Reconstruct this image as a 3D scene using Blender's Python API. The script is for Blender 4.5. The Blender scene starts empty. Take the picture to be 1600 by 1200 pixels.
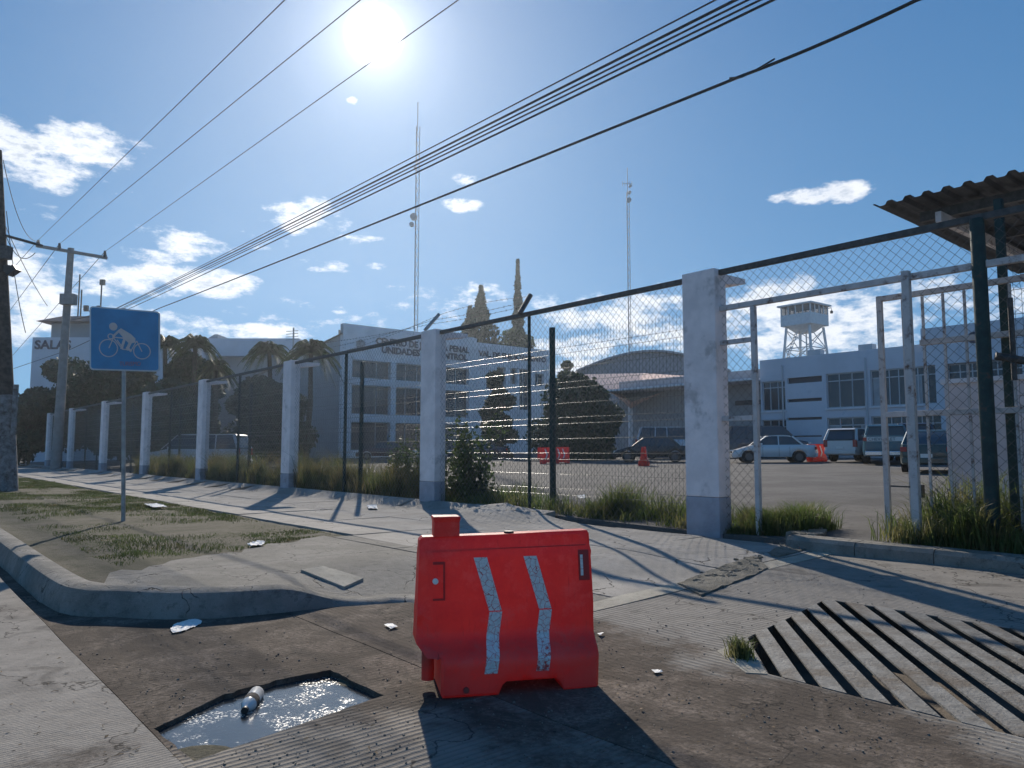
import bpy, bmesh, math, random
import numpy as np
from mathutils import Vector, Matrix
from mathutils.geometry import delaunay_2d_cdt
R=math.radians
rng=random.Random(7); nr=np.random.default_rng(7)
SC=bpy.context.scene; COL=SC.collection
# ---------------------------------------------------------------- camera
FPX=1190.0; CAMH=1.25; PITCH=math.atan(104/FPX)
cd=bpy.data.cameras.new('camera'); cam=bpy.data.objects.new('camera',cd); COL.objects.link(cam)
cam.location=(0,0,CAMH); cam.rotation_euler=(R(90)+PITCH,0,0)
cd.sensor_width=36; cd.lens=FPX/1600*36; cd.clip_end=6000; cd.clip_start=.05
SC.camera=cam
def ray(u,v):
    dx=(u-800)/FPX; dz=(600-v)/FPX; c,s=math.cos(PITCH),math.sin(PITCH)
    return Vector((dx,c-dz*s,s+dz*c))
def G(u,v,z=0.0):
    r=ray(u,v); t=(z-CAMH)/r.z; return (r.x*t,r.y*t)
def D(u,v,Y):
    r=ray(u,v); t=Y/r.y; return Vector((r.x*t,Y,CAMH+r.z*t))
def Zat(u,v,z):
    r=ray(u,v); t=(z-CAMH)/r.z; return Vector((r.x*t,r.y*t,z))
# ---------------------------------------------------------------- world, sun, exposure
sd=ray(585,55).normalized(); SUN_EL=math.asin(sd.z); SUN_AZ=math.atan2(sd.x,sd.y)
SC.view_settings.view_transform='Standard'; SC.view_settings.look='None'
SC.view_settings.exposure=0.38; SC.view_settings.gamma=1.0; SC.view_settings.use_curve_mapping=False
SC.cycles.max_bounces=6; SC.cycles.transparent_max_bounces=12; SC.cycles.volume_bounces=0
W=bpy.data.worlds.new('World'); SC.world=W; W.use_nodes=True
def N(nt,t,ins=None,**kw):
    n=nt.nodes.new(t)
    for k,v in kw.items(): setattr(n,k,v)
    if ins:
        for k,v in ins.items():
            s=n.inputs[k]
            if hasattr(v,'links') or isinstance(v,bpy.types.NodeSocket): nt.links.new(v,s)
            else: s.default_value=v
    return n
def MA(nt,op,a,b=None,c=None,clamp=False):
    n=nt.nodes.new('ShaderNodeMath'); n.operation=op; n.use_clamp=clamp
    for i,v in enumerate((a,b,c)):
        if v is None: continue
        if isinstance(v,bpy.types.NodeSocket): nt.links.new(v,n.inputs[i])
        else: n.inputs[i].default_value=v
    return n.outputs[0]
def MR(nt,v,a,b,c=0.0,d=1.0,smooth=True):
    n=nt.nodes.new('ShaderNodeMapRange'); n.interpolation_type='SMOOTHSTEP' if smooth else 'LINEAR'
    nt.links.new(v,n.inputs['Value'])
    for k,x in zip(('From Min','From Max','To Min','To Max'),(a,b,c,d)): n.inputs[k].default_value=x
    return n.outputs['Result']
def MIX(nt,f,a,b,blend='MIX'):
    n=nt.nodes.new('ShaderNodeMix'); n.data_type='RGBA'; n.blend_type=blend
    for i,v in ((0,f),(6,a),(7,b)):
        if isinstance(v,bpy.types.NodeSocket): nt.links.new(v,n.inputs[i])
        else: n.inputs[i].default_value=v if i==0 else (tuple(v)+(1,))[:4]
    return n.outputs[2]
def build_world():
    nt=W.node_tree; nt.nodes.clear()
    sky=N(nt,'ShaderNodeTexSky',sky_type='NISHITA',sun_disc=False,sun_elevation=SUN_EL,sun_rotation=SUN_AZ,
          altitude=1800,air_density=1.0,dust_density=.45,ozone_density=2.0)
    tc=N(nt,'ShaderNodeTexCoord'); g=tc.outputs['Generated']
    sp=N(nt,'ShaderNodeSeparateXYZ',{0:g})
    az=MA(nt,'ARCTAN2',sp.outputs[0],sp.outputs[1]); el=MA(nt,'ARCSINE',sp.outputs[2])
    uv=N(nt,'ShaderNodeCombineXYZ',{0:az,1:el,2:0.0}).outputs[0]
    def ns(scale,det,rough,mul=(1,2.1,1),off=(0,0,0)):
        m=N(nt,'ShaderNodeMapping',{'Vector':uv,'Scale':mul,'Location':off})
        return N(nt,'ShaderNodeTexNoise',{'Vector':m.outputs[0],'Scale':scale,'Detail':det,'Roughness':rough}).outputs['Fac']
    # cloud banks: azimuth, elevation and size of each (the noise gives them their shape)
    C=[(250,500,330,34,.72),(620,505,260,26,.66),(1000,520,200,40,.8),(10,225,60,38,1),(130,222,90,32,1),(60,268,90,30,.95),(150,235,70,30,.8),(480,335,85,30,1),(310,385,70,26,.9),(500,412,60,18,.8),
       (330,440,80,26,1),(240,440,90,30,.95),(160,435,60,36,.9),(90,480,90,36,.9),(20,500,60,40,.8),(280,495,50,18,.8),(400,517,90,16,1),(530,484,30,9,.8),(480,478,22,9,.8),
       (725,320,38,14,1),(728,280,34,11,.85),(550,157,12,8,.8),(1285,302,80,17,.95),(1320,300,40,18,1),(1250,305,40,12,.85),
       (960,498,130,30,.95),(880,545,150,26,.9),(1010,480,90,24,.9),(1210,470,90,40,1),(1300,490,120,50,1),(1290,540,160,30,.95),(1400,480,90,40,.9),(1250,520,130,40,1),(1150,520,110,40,.9),(1480,460,90,40,.8),
       (880,575,140,22,.9),(600,515,90,20,.6),(440,520,90,16,.8),(1360,545,90,26,.9),(360,372,90,22,.75),(1650,480,120,40,.9),(-60,420,120,60,.9),(590,415,30,8,.7),
       (190,300,40,10,.7),(560,375,60,12,.75),(395,500,30,9,.7),(650,480,60,12,.7),(870,455,50,9,.6),(1130,440,60,12,.6),(1040,450,50,12,.7),(340,505,80,14,.8),(230,400,60,14,.75),(60,330,50,16,.7),(450,470,40,10,.7),(250,360,50,14,.7),(620,450,30,8,.55),(1540,330,50,9,.5),(720,465,100,30,.75),(1030,500,160,40,.85),(900,470,110,22,.8)]
    mask=None
    for (u,v,ru,rv,st) in C:
        r=ray(u,v).normalized(); a0=math.atan2(r.x,r.y); e0=math.asin(r.z)
        sa,se=FPX/ru,FPX/rv
        mp=N(nt,'ShaderNodeMapping',{'Vector':uv,'Scale':(sa,se,0),'Location':(-a0*sa,-e0*se,0)})
        ln=N(nt,'ShaderNodeVectorMath',{0:mp.outputs[0]},operation='LENGTH').outputs['Value']
        f=MR(nt,ln,0.35,1.7,st,0.0)
        mask=f if mask is None else MA(nt,'MAXIMUM',mask,f)
    # fair weather clouds elsewhere, low over the whole horizon
    az_out=MR(nt,MA(nt,'ABSOLUTE',az),0.75,1.0,0,1)
    low=MR(nt,ns(2.2,3,.5,off=(3.1,1.7,0)),0.5,0.66,0,.8)
    mask=MA(nt,'MAXIMUM',mask,MA(nt,'MULTIPLY',MA(nt,'MULTIPLY',low,az_out),MR(nt,el,.9,.05,0,1)))
    n1=ns(15,9,.62); n2=ns(40,8,.65,off=(5,2,0))
    nn=MA(nt,'ADD',MA(nt,'MULTIPLY',n1,.68),MA(nt,'MULTIPLY',n2,.32))
    dens=MA(nt,'ADD',nn,MA(nt,'MULTIPLY',MA(nt,'SUBTRACT',mask,1.0),.40))
    cov=MR(nt,dens,.36,.54)
    core=MR(nt,dens,.49,.61)
    white=(.78,.80,.84); grey=(.36,.43,.53)
    shade=MA(nt,'MULTIPLY',core,MR(nt,ns(17,5,.55,off=(.02,.03,4)),.42,.62))
    ccol=MIX(nt,shade,white,grey)
    skyc=MIX(nt,1.0,sky.outputs[0],(.043,.062,.082),'MULTIPLY')
    grad=MIX(nt,MR(nt,el,.05,.75,0,1,False),(.106,.265,.455),(.017,.110,.30))
    skyc=MIX(nt,.80,skyc,grad)
    col=MIX(nt,MA(nt,'MULTIPLY',cov,.93),skyc,ccol)
    # the sun drawn wide, its bloom and glare put into the sky colour
    dt=N(nt,'ShaderNodeVectorMath',{0:g,1:tuple(sd)},operation='DOT_PRODUCT').outputs['Value']
    ang=MA(nt,'ARCCOSINE',MA(nt,'MINIMUM',dt,.9999999))
    disc=MR(nt,ang,R(.9),R(2.1),5,0)
    h1=MA(nt,'MULTIPLY',MA(nt,'EXPONENT',MA(nt,'MULTIPLY',ang,-1/R(2.0))),.9)
    h2=MA(nt,'MULTIPLY',MA(nt,'EXPONENT',MA(nt,'MULTIPLY',ang,-1/R(8.5))),.22)
    glow=MA(nt,'ADD',MA(nt,'ADD',disc,h1),h2)
    gl=MIX(nt,1.0,N(nt,'ShaderNodeCombineColor',{0:glow,1:glow,2:glow}).outputs[0],(1,.97,.94),'MULTIPLY')
    fin=MIX(nt,1.0,col,gl,'ADD')
    bg=N(nt,'ShaderNodeBackground',{'Color':fin,'Strength':1.0})
    out=N(nt,'ShaderNodeOutputWorld',{'Surface':bg.outputs[0]})
build_world()
VEIL_DENSITY=.00042  # density of the volume added as a lens flare veil
sl=bpy.data.lights.new('sun','SUN'); sl.energy=4.3; sl.angle=R(.53); sl.color=(1,.90,.77)
so=bpy.data.objects.new('sun',sl); COL.objects.link(so); so.rotation_euler=Vector(sd).to_track_quat('Z','Y').to_euler()
# ---------------------------------------------------------------- materials
MATS={}
def mat(name,base,rough=.8,metal=0,var=0.0,scale=3.0,bump=0.0,bscale=40,dirt=None,dirtamt=.5,dscale=1.2,spec=.4,coords='Object',coat=0,transl=0,det=5):
    if name in MATS: return MATS[name]
    m=bpy.data.materials.new(name); m.use_nodes=True; nt=m.node_tree; b=nt.nodes['Principled BSDF']
    b.inputs['Roughness'].default_value=rough; b.inputs['Metallic'].default_value=metal; b.inputs['Specular IOR Level'].default_value=spec
    b.inputs['Coat Weight'].default_value=coat
    g=N(nt,'ShaderNodeNewGeometry').outputs['Position']
    c=None
    if var>0:
        n=N(nt,'ShaderNodeTexNoise',{'Vector':g,'Scale':scale,'Detail':det,'Roughness':.6}).outputs['Fac']
        f=MR(nt,n,.3,.7)
        lo=tuple(x*(1-var) for x in base); hi=tuple(min(1,x*(1+var)) for x in base)
        c=MIX(nt,f,lo,hi)
    if dirt:
        n=N(nt,'ShaderNodeTexNoise',{'Vector':g,'Scale':dscale,'Detail':7,'Roughness':.68}).outputs['Fac']
        f=MR(nt,n,.62-dirtamt*.25,.75-dirtamt*.1)
        c=MIX(nt,f,c if c is not None else base,dirt)
    if c is None: b.inputs['Base Color'].default_value=tuple(base)+(1,)
    else: nt.links.new(c,b.inputs['Base Color'])
    if bump>0:
        n=N(nt,'ShaderNodeTexNoise',{'Vector':g,'Scale':bscale,'Detail':5,'Roughness':.6}).outputs['Fac']
        bp=N(nt,'ShaderNodeBump',{'Height':n,'Strength':min(1,bump),'Distance':.02 if bump<=1 else .05})
        nt.links.new(bp.outputs[0],b.inputs['Normal'])
    if transl>0:
        tr=N(nt,'ShaderNodeBsdfTranslucent'); 
        if c is None: tr.inputs[0].default_value=tuple(base)+(1,)
        else: nt.links.new(c,tr.inputs[0])
        mx=N(nt,'ShaderNodeMixShader',{0:transl,1:b.outputs[0],2:tr.outputs[0]})
        nt.links.new(mx.outputs[0],nt.nodes['Material Output'].inputs[0])
    MATS[name]=m; return m
# fence frame: t runs along the fence away to the left, d into the car park
O=Vector((2.95,11.6,0)); FA=Vector((-.6392,.7690,0)); FB=Vector((.7690,.6392,0)); FANG=math.atan2(FB.y,FB.x)
def F(t,d,z=0.0): return Vector((O.x+FA.x*t+FB.x*d,O.y+FA.y*t+FB.y*d,z))
def TD(x,y):
    r=Vector((x-O.x,y-O.y,0)); return r.dot(FA),r.dot(FB)
def onD(u,v,d):
    "point of the plane d=const seen at a pixel: t, z"
    r=ray(u,v); k=r.x/r.y; o=F(0,d); t=(o.x-k*o.y)/(FA.y*k-FA.x); Y=o.y+FA.y*t
    return t,CAMH+r.z/r.y*Y
def onT(u,v,t):
    r=ray(u,v); k=r.x/r.y; o=F(t,0); d=(k*o.y-o.x)/(FB.x-FB.y*k); Y=o.y+FB.y*d
    return d,CAMH+r.z/r.y*Y
def sstep(a,b,x):
    x=min(1,max(0,(x-a)/(b-a))); return x*x*(3-2*x)
def SL(d): return .033*d if d>-6.3 else -.2079+.016*(max(-9.3,d)+6.3)
def zg(x,y):
    t,d=TD(x,y)
    if d>-.3: return .15+.0174*max(0,d)
    dr=SL(d)+.01*sstep(-4,0,d)
    te=-2.4+1.8*sstep(-7.3,-6.0,d)-1.3*sstep(-5.2,-2.5,d)
    w=sstep(te,te+1.7,t)
    m=.26*math.exp(-((t-4.4)/1.15)**2-((d+.2)/1.0)**2)
    return dr*(1-w)+w*0+m
def lotz(x,y):
    t,d=TD(x,y); m=.1*math.exp(-((t-4.4)/1.15)**2-((d)/1.2)**2)
    return .02+.13*sstep(-1.0,-2.3,t)+.13*sstep(.5,9,d)*(1-sstep(-1.0,-2.3,t))+.0174*max(0,d)+m
def groove_mat(name,axis,base,dirtc,pitch=.045,dirtlvl=.5,depth=.008,fade=None,gc=.35):
    m=bpy.data.materials.new(name); m.use_nodes=True; nt=m.node_tree; b=nt.nodes['Principled BSDF']
    b.inputs['Roughness'].default_value=.95; b.inputs['Specular IOR Level'].default_value=.08
    g=N(nt,'ShaderNodeNewGeometry').outputs['Position']
    ax=N(nt,'ShaderNodeVectorMath',{0:g,1:tuple(axis)},operation='DOT_PRODUCT').outputs['Value']
    wob=N(nt,'ShaderNodeTexNoise',{'Vector':g,'Scale':1.7,'Detail':3}).outputs['Fac']
    ph=MA(nt,'ADD',MA(nt,'MULTIPLY',ax,2*math.pi/pitch),MA(nt,'MULTIPLY',wob,5.0))
    s=MA(nt,'SINE',ph)
    rib=MR(nt,s,-.4,.7)
    n1=N(nt,'ShaderNodeTexNoise',{'Vector':g,'Scale':.9,'Detail':8,'Roughness':.66}).outputs['Fac']
    n2=N(nt,'ShaderNodeTexNoise',{'Vector':g,'Scale':38,'Detail':6,'Roughness':.7}).outputs['Fac']
    n3=N(nt,'ShaderNodeTexNoise',{'Vector':g,'Scale':5,'Detail':8,'Roughness':.75}).outputs['Fac']
    dd=MA(nt,'ADD',MA(nt,'MULTIPLY',n1,.75),MA(nt,'MULTIPLY',n3,.25))
    if fade is not None:   # dirt drifts over the part of the surface near the gutter: where along the slope, d
        dv=MA(nt,'SUBTRACT',N(nt,'ShaderNodeVectorMath',{0:g,1:tuple(FB)},operation='DOT_PRODUCT').outputs['Value'],O.dot(FB))
        tv=MA(nt,'SUBTRACT',N(nt,'ShaderNodeVectorMath',{0:g,1:tuple(FA)},operation='DOT_PRODUCT').outputs['Value'],O.dot(FA))
        for q in fade: dd=MA(nt,'ADD',dd,MR(nt,{'t':tv,'d':dv}[q[0]],q[1],q[2],0,q[3]))
    dm=MR(nt,dd,.66-dirtlvl*.2,.80-dirtlvl*.2)
    c=MIX(nt,MR(nt,n3,.3,.7),tuple(x*.84 for x in base),tuple(x*1.12 for x in base))
    c=MIX(nt,MR(nt,s,-1,0,gc,0),c,tuple(x*.8 for x in dirtc))
    dc=MIX(nt,MR(nt,n2,.35,.65),tuple(x*.62 for x in dirtc),tuple(x*1.35 for x in dirtc)); n4=N(nt,'ShaderNodeTexNoise',{'Vector':g,'Scale':2.3,'Detail':9,'Roughness':.75,'Distortion':.6}).outputs['Fac']; dc=MIX(nt,MR(nt,n4,.42,.62),tuple(x*.55 for x in dirtc),dc); dc=MIX(nt,MR(nt,n4,.60,.70,0,.6),dc,tuple(x*1.9 for x in dirtc))
    c=MIX(nt,dm,c,dc)
    v=N(nt,'ShaderNodeTexVoronoi',{'Vector':g,'Scale':9,'Randomness':1}).outputs['Distance']
    c=MIX(nt,MR(nt,v,.05,.11,.8,0),c,(.025,.022,.02))
    st_=N(nt,'ShaderNodeTexNoise',{'Vector':g,'Scale':1.3,'Detail':4,'Roughness':.5,'Distortion':1.2}).outputs['Fac']
    c=MIX(nt,MR(nt,st_,.56,.66,0,.45),c,(.05,.045,.04))
    wv=N(nt,'ShaderNodeVectorMath',{0:g,1:N(nt,'ShaderNodeVectorMath',{0:N(nt,'ShaderNodeTexNoise',{'Vector':g,'Scale':2.5,'Detail':6}).outputs['Color'],1:(.9,.9,.9)},operation='MULTIPLY').outputs[0]},operation='ADD').outputs[0]
    ck=MR(nt,N(nt,'ShaderNodeTexVoronoi',{'Vector':wv,'Scale':.45},feature='DISTANCE_TO_EDGE').outputs['Distance'],.006,.0,0,.8); c=MIX(nt,ck,c,(.03,.027,.024))
    nt.links.new(c,b.inputs['Base Color'])
    h=MA(nt,'ADD',MA(nt,'MULTIPLY',MA(nt,'MULTIPLY',rib,MA(nt,'SUBTRACT',1.0,MA(nt,'MULTIPLY',dm,.75))),depth*100),MA(nt,'MULTIPLY',n2,.75))
    h=MA(nt,'ADD',h,MA(nt,'MULTIPLY',n3,1.2))
    bp=N(nt,'ShaderNodeBump',{'Height':h,'Strength':.9,'Distance':.012})
    nt.links.new(bp.outputs[0],b.inputs['Normal'])
    MATS[name]=m; return m
def dirt_mat(name,c1,c2,c3,sc=1.0,bump=1.0,crack=0):
    m=bpy.data.materials.new(name); m.use_nodes=True; nt=m.node_tree; b=nt.nodes['Principled BSDF']
    b.inputs['Roughness'].default_value=.92; b.inputs['Specular IOR Level'].default_value=.12
    g=N(nt,'ShaderNodeNewGeometry').outputs['Position']
    n1=N(nt,'ShaderNodeTexNoise',{'Vector':g,'Scale':1.1*sc,'Detail':8,'Roughness':.65}).outputs['Fac']
    n2=N(nt,'ShaderNodeTexNoise',{'Vector':g,'Scale':9*sc,'Detail':8,'Roughness':.72}).outputs['Fac']
    n3=N(nt,'ShaderNodeTexNoise',{'Vector':g,'Scale':70*sc,'Detail':4,'Roughness':.7}).outputs['Fac']
    c=MIX(nt,MR(nt,n1,.38,.62),c1,c2); c=MIX(nt,MR(nt,n2,.5,.7,0,.8),c,c3)
    c=MIX(nt,MR(nt,n3,.6,.72,0,.5),c,tuple(x*1.7 for x in c2)); c=MIX(nt,MR(nt,n3,.42,.3,0,.6),c,tuple(x*.35 for x in c1))
    h=MA(nt,'ADD',MA(nt,'MULTIPLY',n2,1.8),n3)
    if crack:
        wv=N(nt,'ShaderNodeVectorMath',{0:g,1:N(nt,'ShaderNodeVectorMath',{0:N(nt,'ShaderNodeTexNoise',{'Vector':g,'Scale':3,'Detail':4}).outputs['Color'],1:(.5,.5,.5)},operation='MULTIPLY').outputs[0]},operation='ADD').outputs[0]
        v=N(nt,'ShaderNodeTexVoronoi',{'Vector':wv,'Scale':crack},feature='DISTANCE_TO_EDGE').outputs['Distance']
        cm=MA(nt,'MULTIPLY',MR(nt,v,.012,.0),MR(nt,n1,.47,.56)); c=MIX(nt,cm,c,(.03,.028,.025))
        h=MA(nt,'SUBTRACT',h,MA(nt,'MULTIPLY',cm,2))
    nt.links.new(c,b.inputs['Base Color'])
    bp=N(nt,'ShaderNodeBump',{'Height':h,'Strength':min(1,bump),'Distance':.02*bump}); nt.links.new(bp.outputs[0],b.inputs['Normal'])
    MATS[name]=m; return m
M={}
M['walk']=dirt_mat('walk_concrete',(.27,.255,.23),(.35,.33,.30),(.21,.20,.18),1.0,.5,crack=.9)
M['walk2']=dirt_mat('walk_concrete_worn',(.21,.20,.175),(.28,.265,.235),(.15,.14,.12),1.3,.8,crack=1.5)
M['kerb']=dirt_mat('kerb_concrete',(.21,.20,.175),(.31,.29,.255),(.13,.12,.105),1.5,.7,crack=1.6)
M['light']=dirt_mat('light_concrete',(.36,.335,.28),(.46,.43,.36),(.27,.25,.21),1.6,.7)
M['rough']=dirt_mat('broken_concrete',(.32,.30,.25),(.44,.41,.35),(.2,.19,.16),3,2.0)
M['verge']=dirt_mat('verge_soil',(.12,.115,.08),(.17,.155,.12),(.075,.08,.045),1.0,1.4)
M['lot']=dirt_mat('lot_asphalt',(.12,.115,.108),(.165,.158,.148),(.10,.095,.088),.5,1.2)
M['earth']=dirt_mat('earth',(.12,.11,.09),(.17,.16,.13),(.09,.09,.06),.1,1)
M['road']=groove_mat('road_concrete',FA,(.28,.26,.23),(.16,.14,.12),.03,.75,.002,gc=.10)
M['drive']=groove_mat('drive_grooved',FB,(.26,.245,.22),(.155,.128,.105),.055,.45,.005,fade=(('d',-4.6,-6.0,.30),))
M['apron']=groove_mat('apron_grooved',FA,(.25,.23,.20),(.145,.12,.098),.048,.55,.006,fade=(('t',-3.3,-2.3,.34),('d',-7.6,-6.9,.16)))
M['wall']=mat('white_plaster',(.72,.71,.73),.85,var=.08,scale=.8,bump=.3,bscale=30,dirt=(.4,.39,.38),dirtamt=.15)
M['wallb']=mat('pale_blue_plaster',(.58,.60,.65),.85,var=.06,scale=.5,bump=.15,dirt=(.4,.45,.52),dirtamt=.2,dscale=.5)
M['wallg']=mat('grey_and_shaded_plaster',(.36,.37,.39),.85,var=.08,scale=.5)  # real grey walls, and the shade put on the court side wall
M['pillar']=mat('pillar_plaster',(.82,.73,.71),.85,var=.09,scale=3.0,bump=.6,bscale=16,dirt=(.52,.46,.44),dirtamt=.30,dscale=2.0)
M['pillarg']=mat('pillar_grey_paint',(.36,.36,.40),.85,var=.12,scale=3,bump=.6,bscale=20,dirt=(.2,.2,.2),dirtamt=.4)
M['steeld']=mat('dark_steel',(.085,.08,.075),.6,.3,var=.25,scale=12,bump=.3)
M['green']=mat('green_paint',(.008,.032,.03),.5,0,var=.3,scale=9,bump=.2,dirt=(.08,.045,.03),dirtamt=.25,dscale=9)
M['wire']=mat('galvanised_wire',(.14,.14,.14),.28,.85)
M['wireg']=mat('green_wire',(.05,.075,.075),.32,.6)
M['wireh']=mat('zinc_wire',(.11,.12,.12),.34,.85)
M['rusty']=mat('white_rusty_paint',(.54,.50,.48),.6,0,var=.1,scale=6,bump=.4,bscale=60,dirt=(.13,.065,.04),dirtamt=.42,dscale=7)
M['galv']=mat('galvanised_post',(.33,.33,.32),.5,.5,var=.2,scale=8)
M['wood']=mat('weathered_wood',(.075,.06,.05),.9,var=.4,scale=6,bump=1,bscale=25)
M['woodw']=mat('whitewashed_wood',(.2,.2,.2),.9,var=.3,scale=8,bump=1,bscale=25,dirt=(.07,.06,.05),dirtamt=.6,dscale=5)
M['concp']=mat('pole_concrete',(.25,.24,.23),.9,var=.15,scale=3,bump=.5)
M['cable']=mat('cable_rubber',(.03,.03,.03),.5)
M['glass']=mat('window_glass',(.045,.06,.075),.12,0,spec=.6)
M['curtain']=mat('curtain',(.33,.36,.38),.9,var=.15,scale=2)
M['dark']=mat('dark_void',(.02,.02,.02),.9)
M['alu']=mat('window_frame',(.45,.47,.5),.4,.3)
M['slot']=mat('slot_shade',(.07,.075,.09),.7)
M['letter']=mat('dark_lettering',(.05,.055,.09),.6)
M['tyre']=mat('tyre_rubber',(.018,.018,.018),.85)
M['rim']=mat('wheel_rim',(.12,.12,.125),.35,.8)
M['chrome']=mat('chrome',(.6,.6,.62),.2,1)
M['tail']=mat('tail_light',(.35,.015,.012),.25,coat=.5)
M['lamp']=mat('head_light',(.6,.62,.62),.15,coat=.5)
M['trim']=mat('black_trim',(.02,.02,.022),.5)
M['white']=mat('white_paint_metal',(.66,.67,.68),.5,var=.08)
M['corr']=mat('corrugated_sheet',(.05,.052,.056),.6,.2,var=.3,scale=4,dirt=(.11,.11,.11),dirtamt=.3)
M['terra']=mat('canopy_pink',(.66,.46,.40),.9,var=.08,scale=1)
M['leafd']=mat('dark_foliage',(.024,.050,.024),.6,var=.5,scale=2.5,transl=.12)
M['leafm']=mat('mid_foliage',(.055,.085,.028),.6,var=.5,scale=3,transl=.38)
M['leafc']=mat('conifer_foliage',(.02,.042,.02),.8,var=.4,scale=3,transl=.06)
M['grass']=mat('grass_blades',(.10,.125,.04),.6,var=.6,scale=1.4,transl=.45,dirt=(.25,.20,.10),dirtamt=.9,dscale=1.6)
M['lush']=mat('lush_blades',(.085,.125,.035),.55,var=.5,scale=1.6,transl=.5,dirt=(.20,.18,.08),dirtamt=.75,dscale=2.6)
M['lawn']=mat('lawn_blades',(.075,.10,.032),.7,var=.4,scale=1.5,transl=.35,dirt=(.2,.17,.08),dirtamt=.45,dscale=2.5)
M['bark']=mat('bark',(.07,.055,.04),.9,var=.3,scale=8,bump=1)
M['paper']=mat('litter_white',(.75,.74,.7),.7,var=.1,scale=30)
M['stone']=mat('pebble',(.17,.15,.125),.9,var=.5,scale=30)
M['red']=None
def plastic_red():
    m=bpy.data.materials.new('red_plastic'); m.use_nodes=True; nt=m.node_tree; b=nt.nodes['Principled BSDF']
    g=N(nt,'ShaderNodeNewGeometry').outputs['Position']
    n=N(nt,'ShaderNodeTexNoise',{'Vector':g,'Scale':5,'Detail':6,'Roughness':.7}).outputs['Fac']
    s=N(nt,'ShaderNodeTexNoise',{'Vector':N(nt,'ShaderNodeMapping',{'Vector':g,'Scale':(60,60,4)}).outputs[0],'Scale':1,'Detail':4}).outputs['Fac']
    c=MIX(nt,MR(nt,n,.35,.7),(.60,.055,.038),(.40,.034,.03)); c=MIX(nt,MR(nt,s,.60,.75,0,.6),c,(.22,.02,.018))
    oz=N(nt,'ShaderNodeSeparateXYZ',{0:N(nt,'ShaderNodeTexCoord').outputs['Object']}).outputs[2]
    n5=N(nt,'ShaderNodeTexNoise',{'Vector':g,'Scale':7,'Detail':8,'Roughness':.75}).outputs['Fac']
    c=MIX(nt,MR(nt,n5,.50,.66,0,.6),c,(.62,.14,.11))
    c=MIX(nt,MR(nt,MA(nt,'SUBTRACT',n5,MA(nt,'MULTIPLY',oz,.75)),.18,.46,0,.7),c,(.15,.10,.08))
    nt.links.new(c,b.inputs['Base Color']); b.inputs['Roughness'].default_value=.42
    bp=N(nt,'ShaderNodeBump',{'Height':n,'Strength':.25,'Distance':.02}); nt.links.new(bp.outputs[0],b.inputs['Normal'])
    tr=N(nt,'ShaderNodeBsdfTranslucent',{0:(.85,.085,.055,1)})
    mx=N(nt,'ShaderNodeMixShader',{0:.36,1:b.outputs[0],2:tr.outputs[0]})
    nt.links.new(mx.outputs[0],nt.nodes['Material Output'].inputs[0]); return m
M['red']=plastic_red()
def tape_mat():
    m=bpy.data.materials.new('cracked_tape'); m.use_nodes=True; nt=m.node_tree; b=nt.nodes['Principled BSDF']
    g=N(nt,'ShaderNodeTexCoord').outputs['Object']
    w=N(nt,'ShaderNodeVectorMath',{0:g,1:N(nt,'ShaderNodeVectorMath',{0:N(nt,'ShaderNodeTexNoise',{'Vector':g,'Scale':9,'Detail':5}).outputs['Color'],1:(.06,.06,.06)},operation='MULTIPLY').outputs[0]},operation='ADD').outputs[0]
    v=N(nt,'ShaderNodeTexVoronoi',{'Vector':w,'Scale':22},feature='DISTANCE_TO_EDGE').outputs['Distance']
    z=N(nt,'ShaderNodeSeparateXYZ',{0:g}).outputs[2]
    n=N(nt,'ShaderNodeTexNoise',{'Vector':g,'Scale':30,'Detail':8,'Roughness':.7}).outputs['Fac']
    wear=MR(nt,MA(nt,'SUBTRACT',n,MA(nt,'MULTIPLY',z,.28)),.44,.58)
    f=MA(nt,'MAXIMUM',MR(nt,v,.012,.035,.85,0),wear)
    c=MIX(nt,MR(nt,N(nt,'ShaderNodeTexNoise',{'Vector':g,'Scale':60}).outputs['Fac'],.3,.7),(.62,.58,.54),(.78,.74,.70))
    c=MIX(nt,f,c,(.5,.03,.024)); nt.links.new(c,b.inputs['Base Color']); b.inputs['Roughness'].default_value=.6
    return m
M['tape']=tape_mat()
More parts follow.
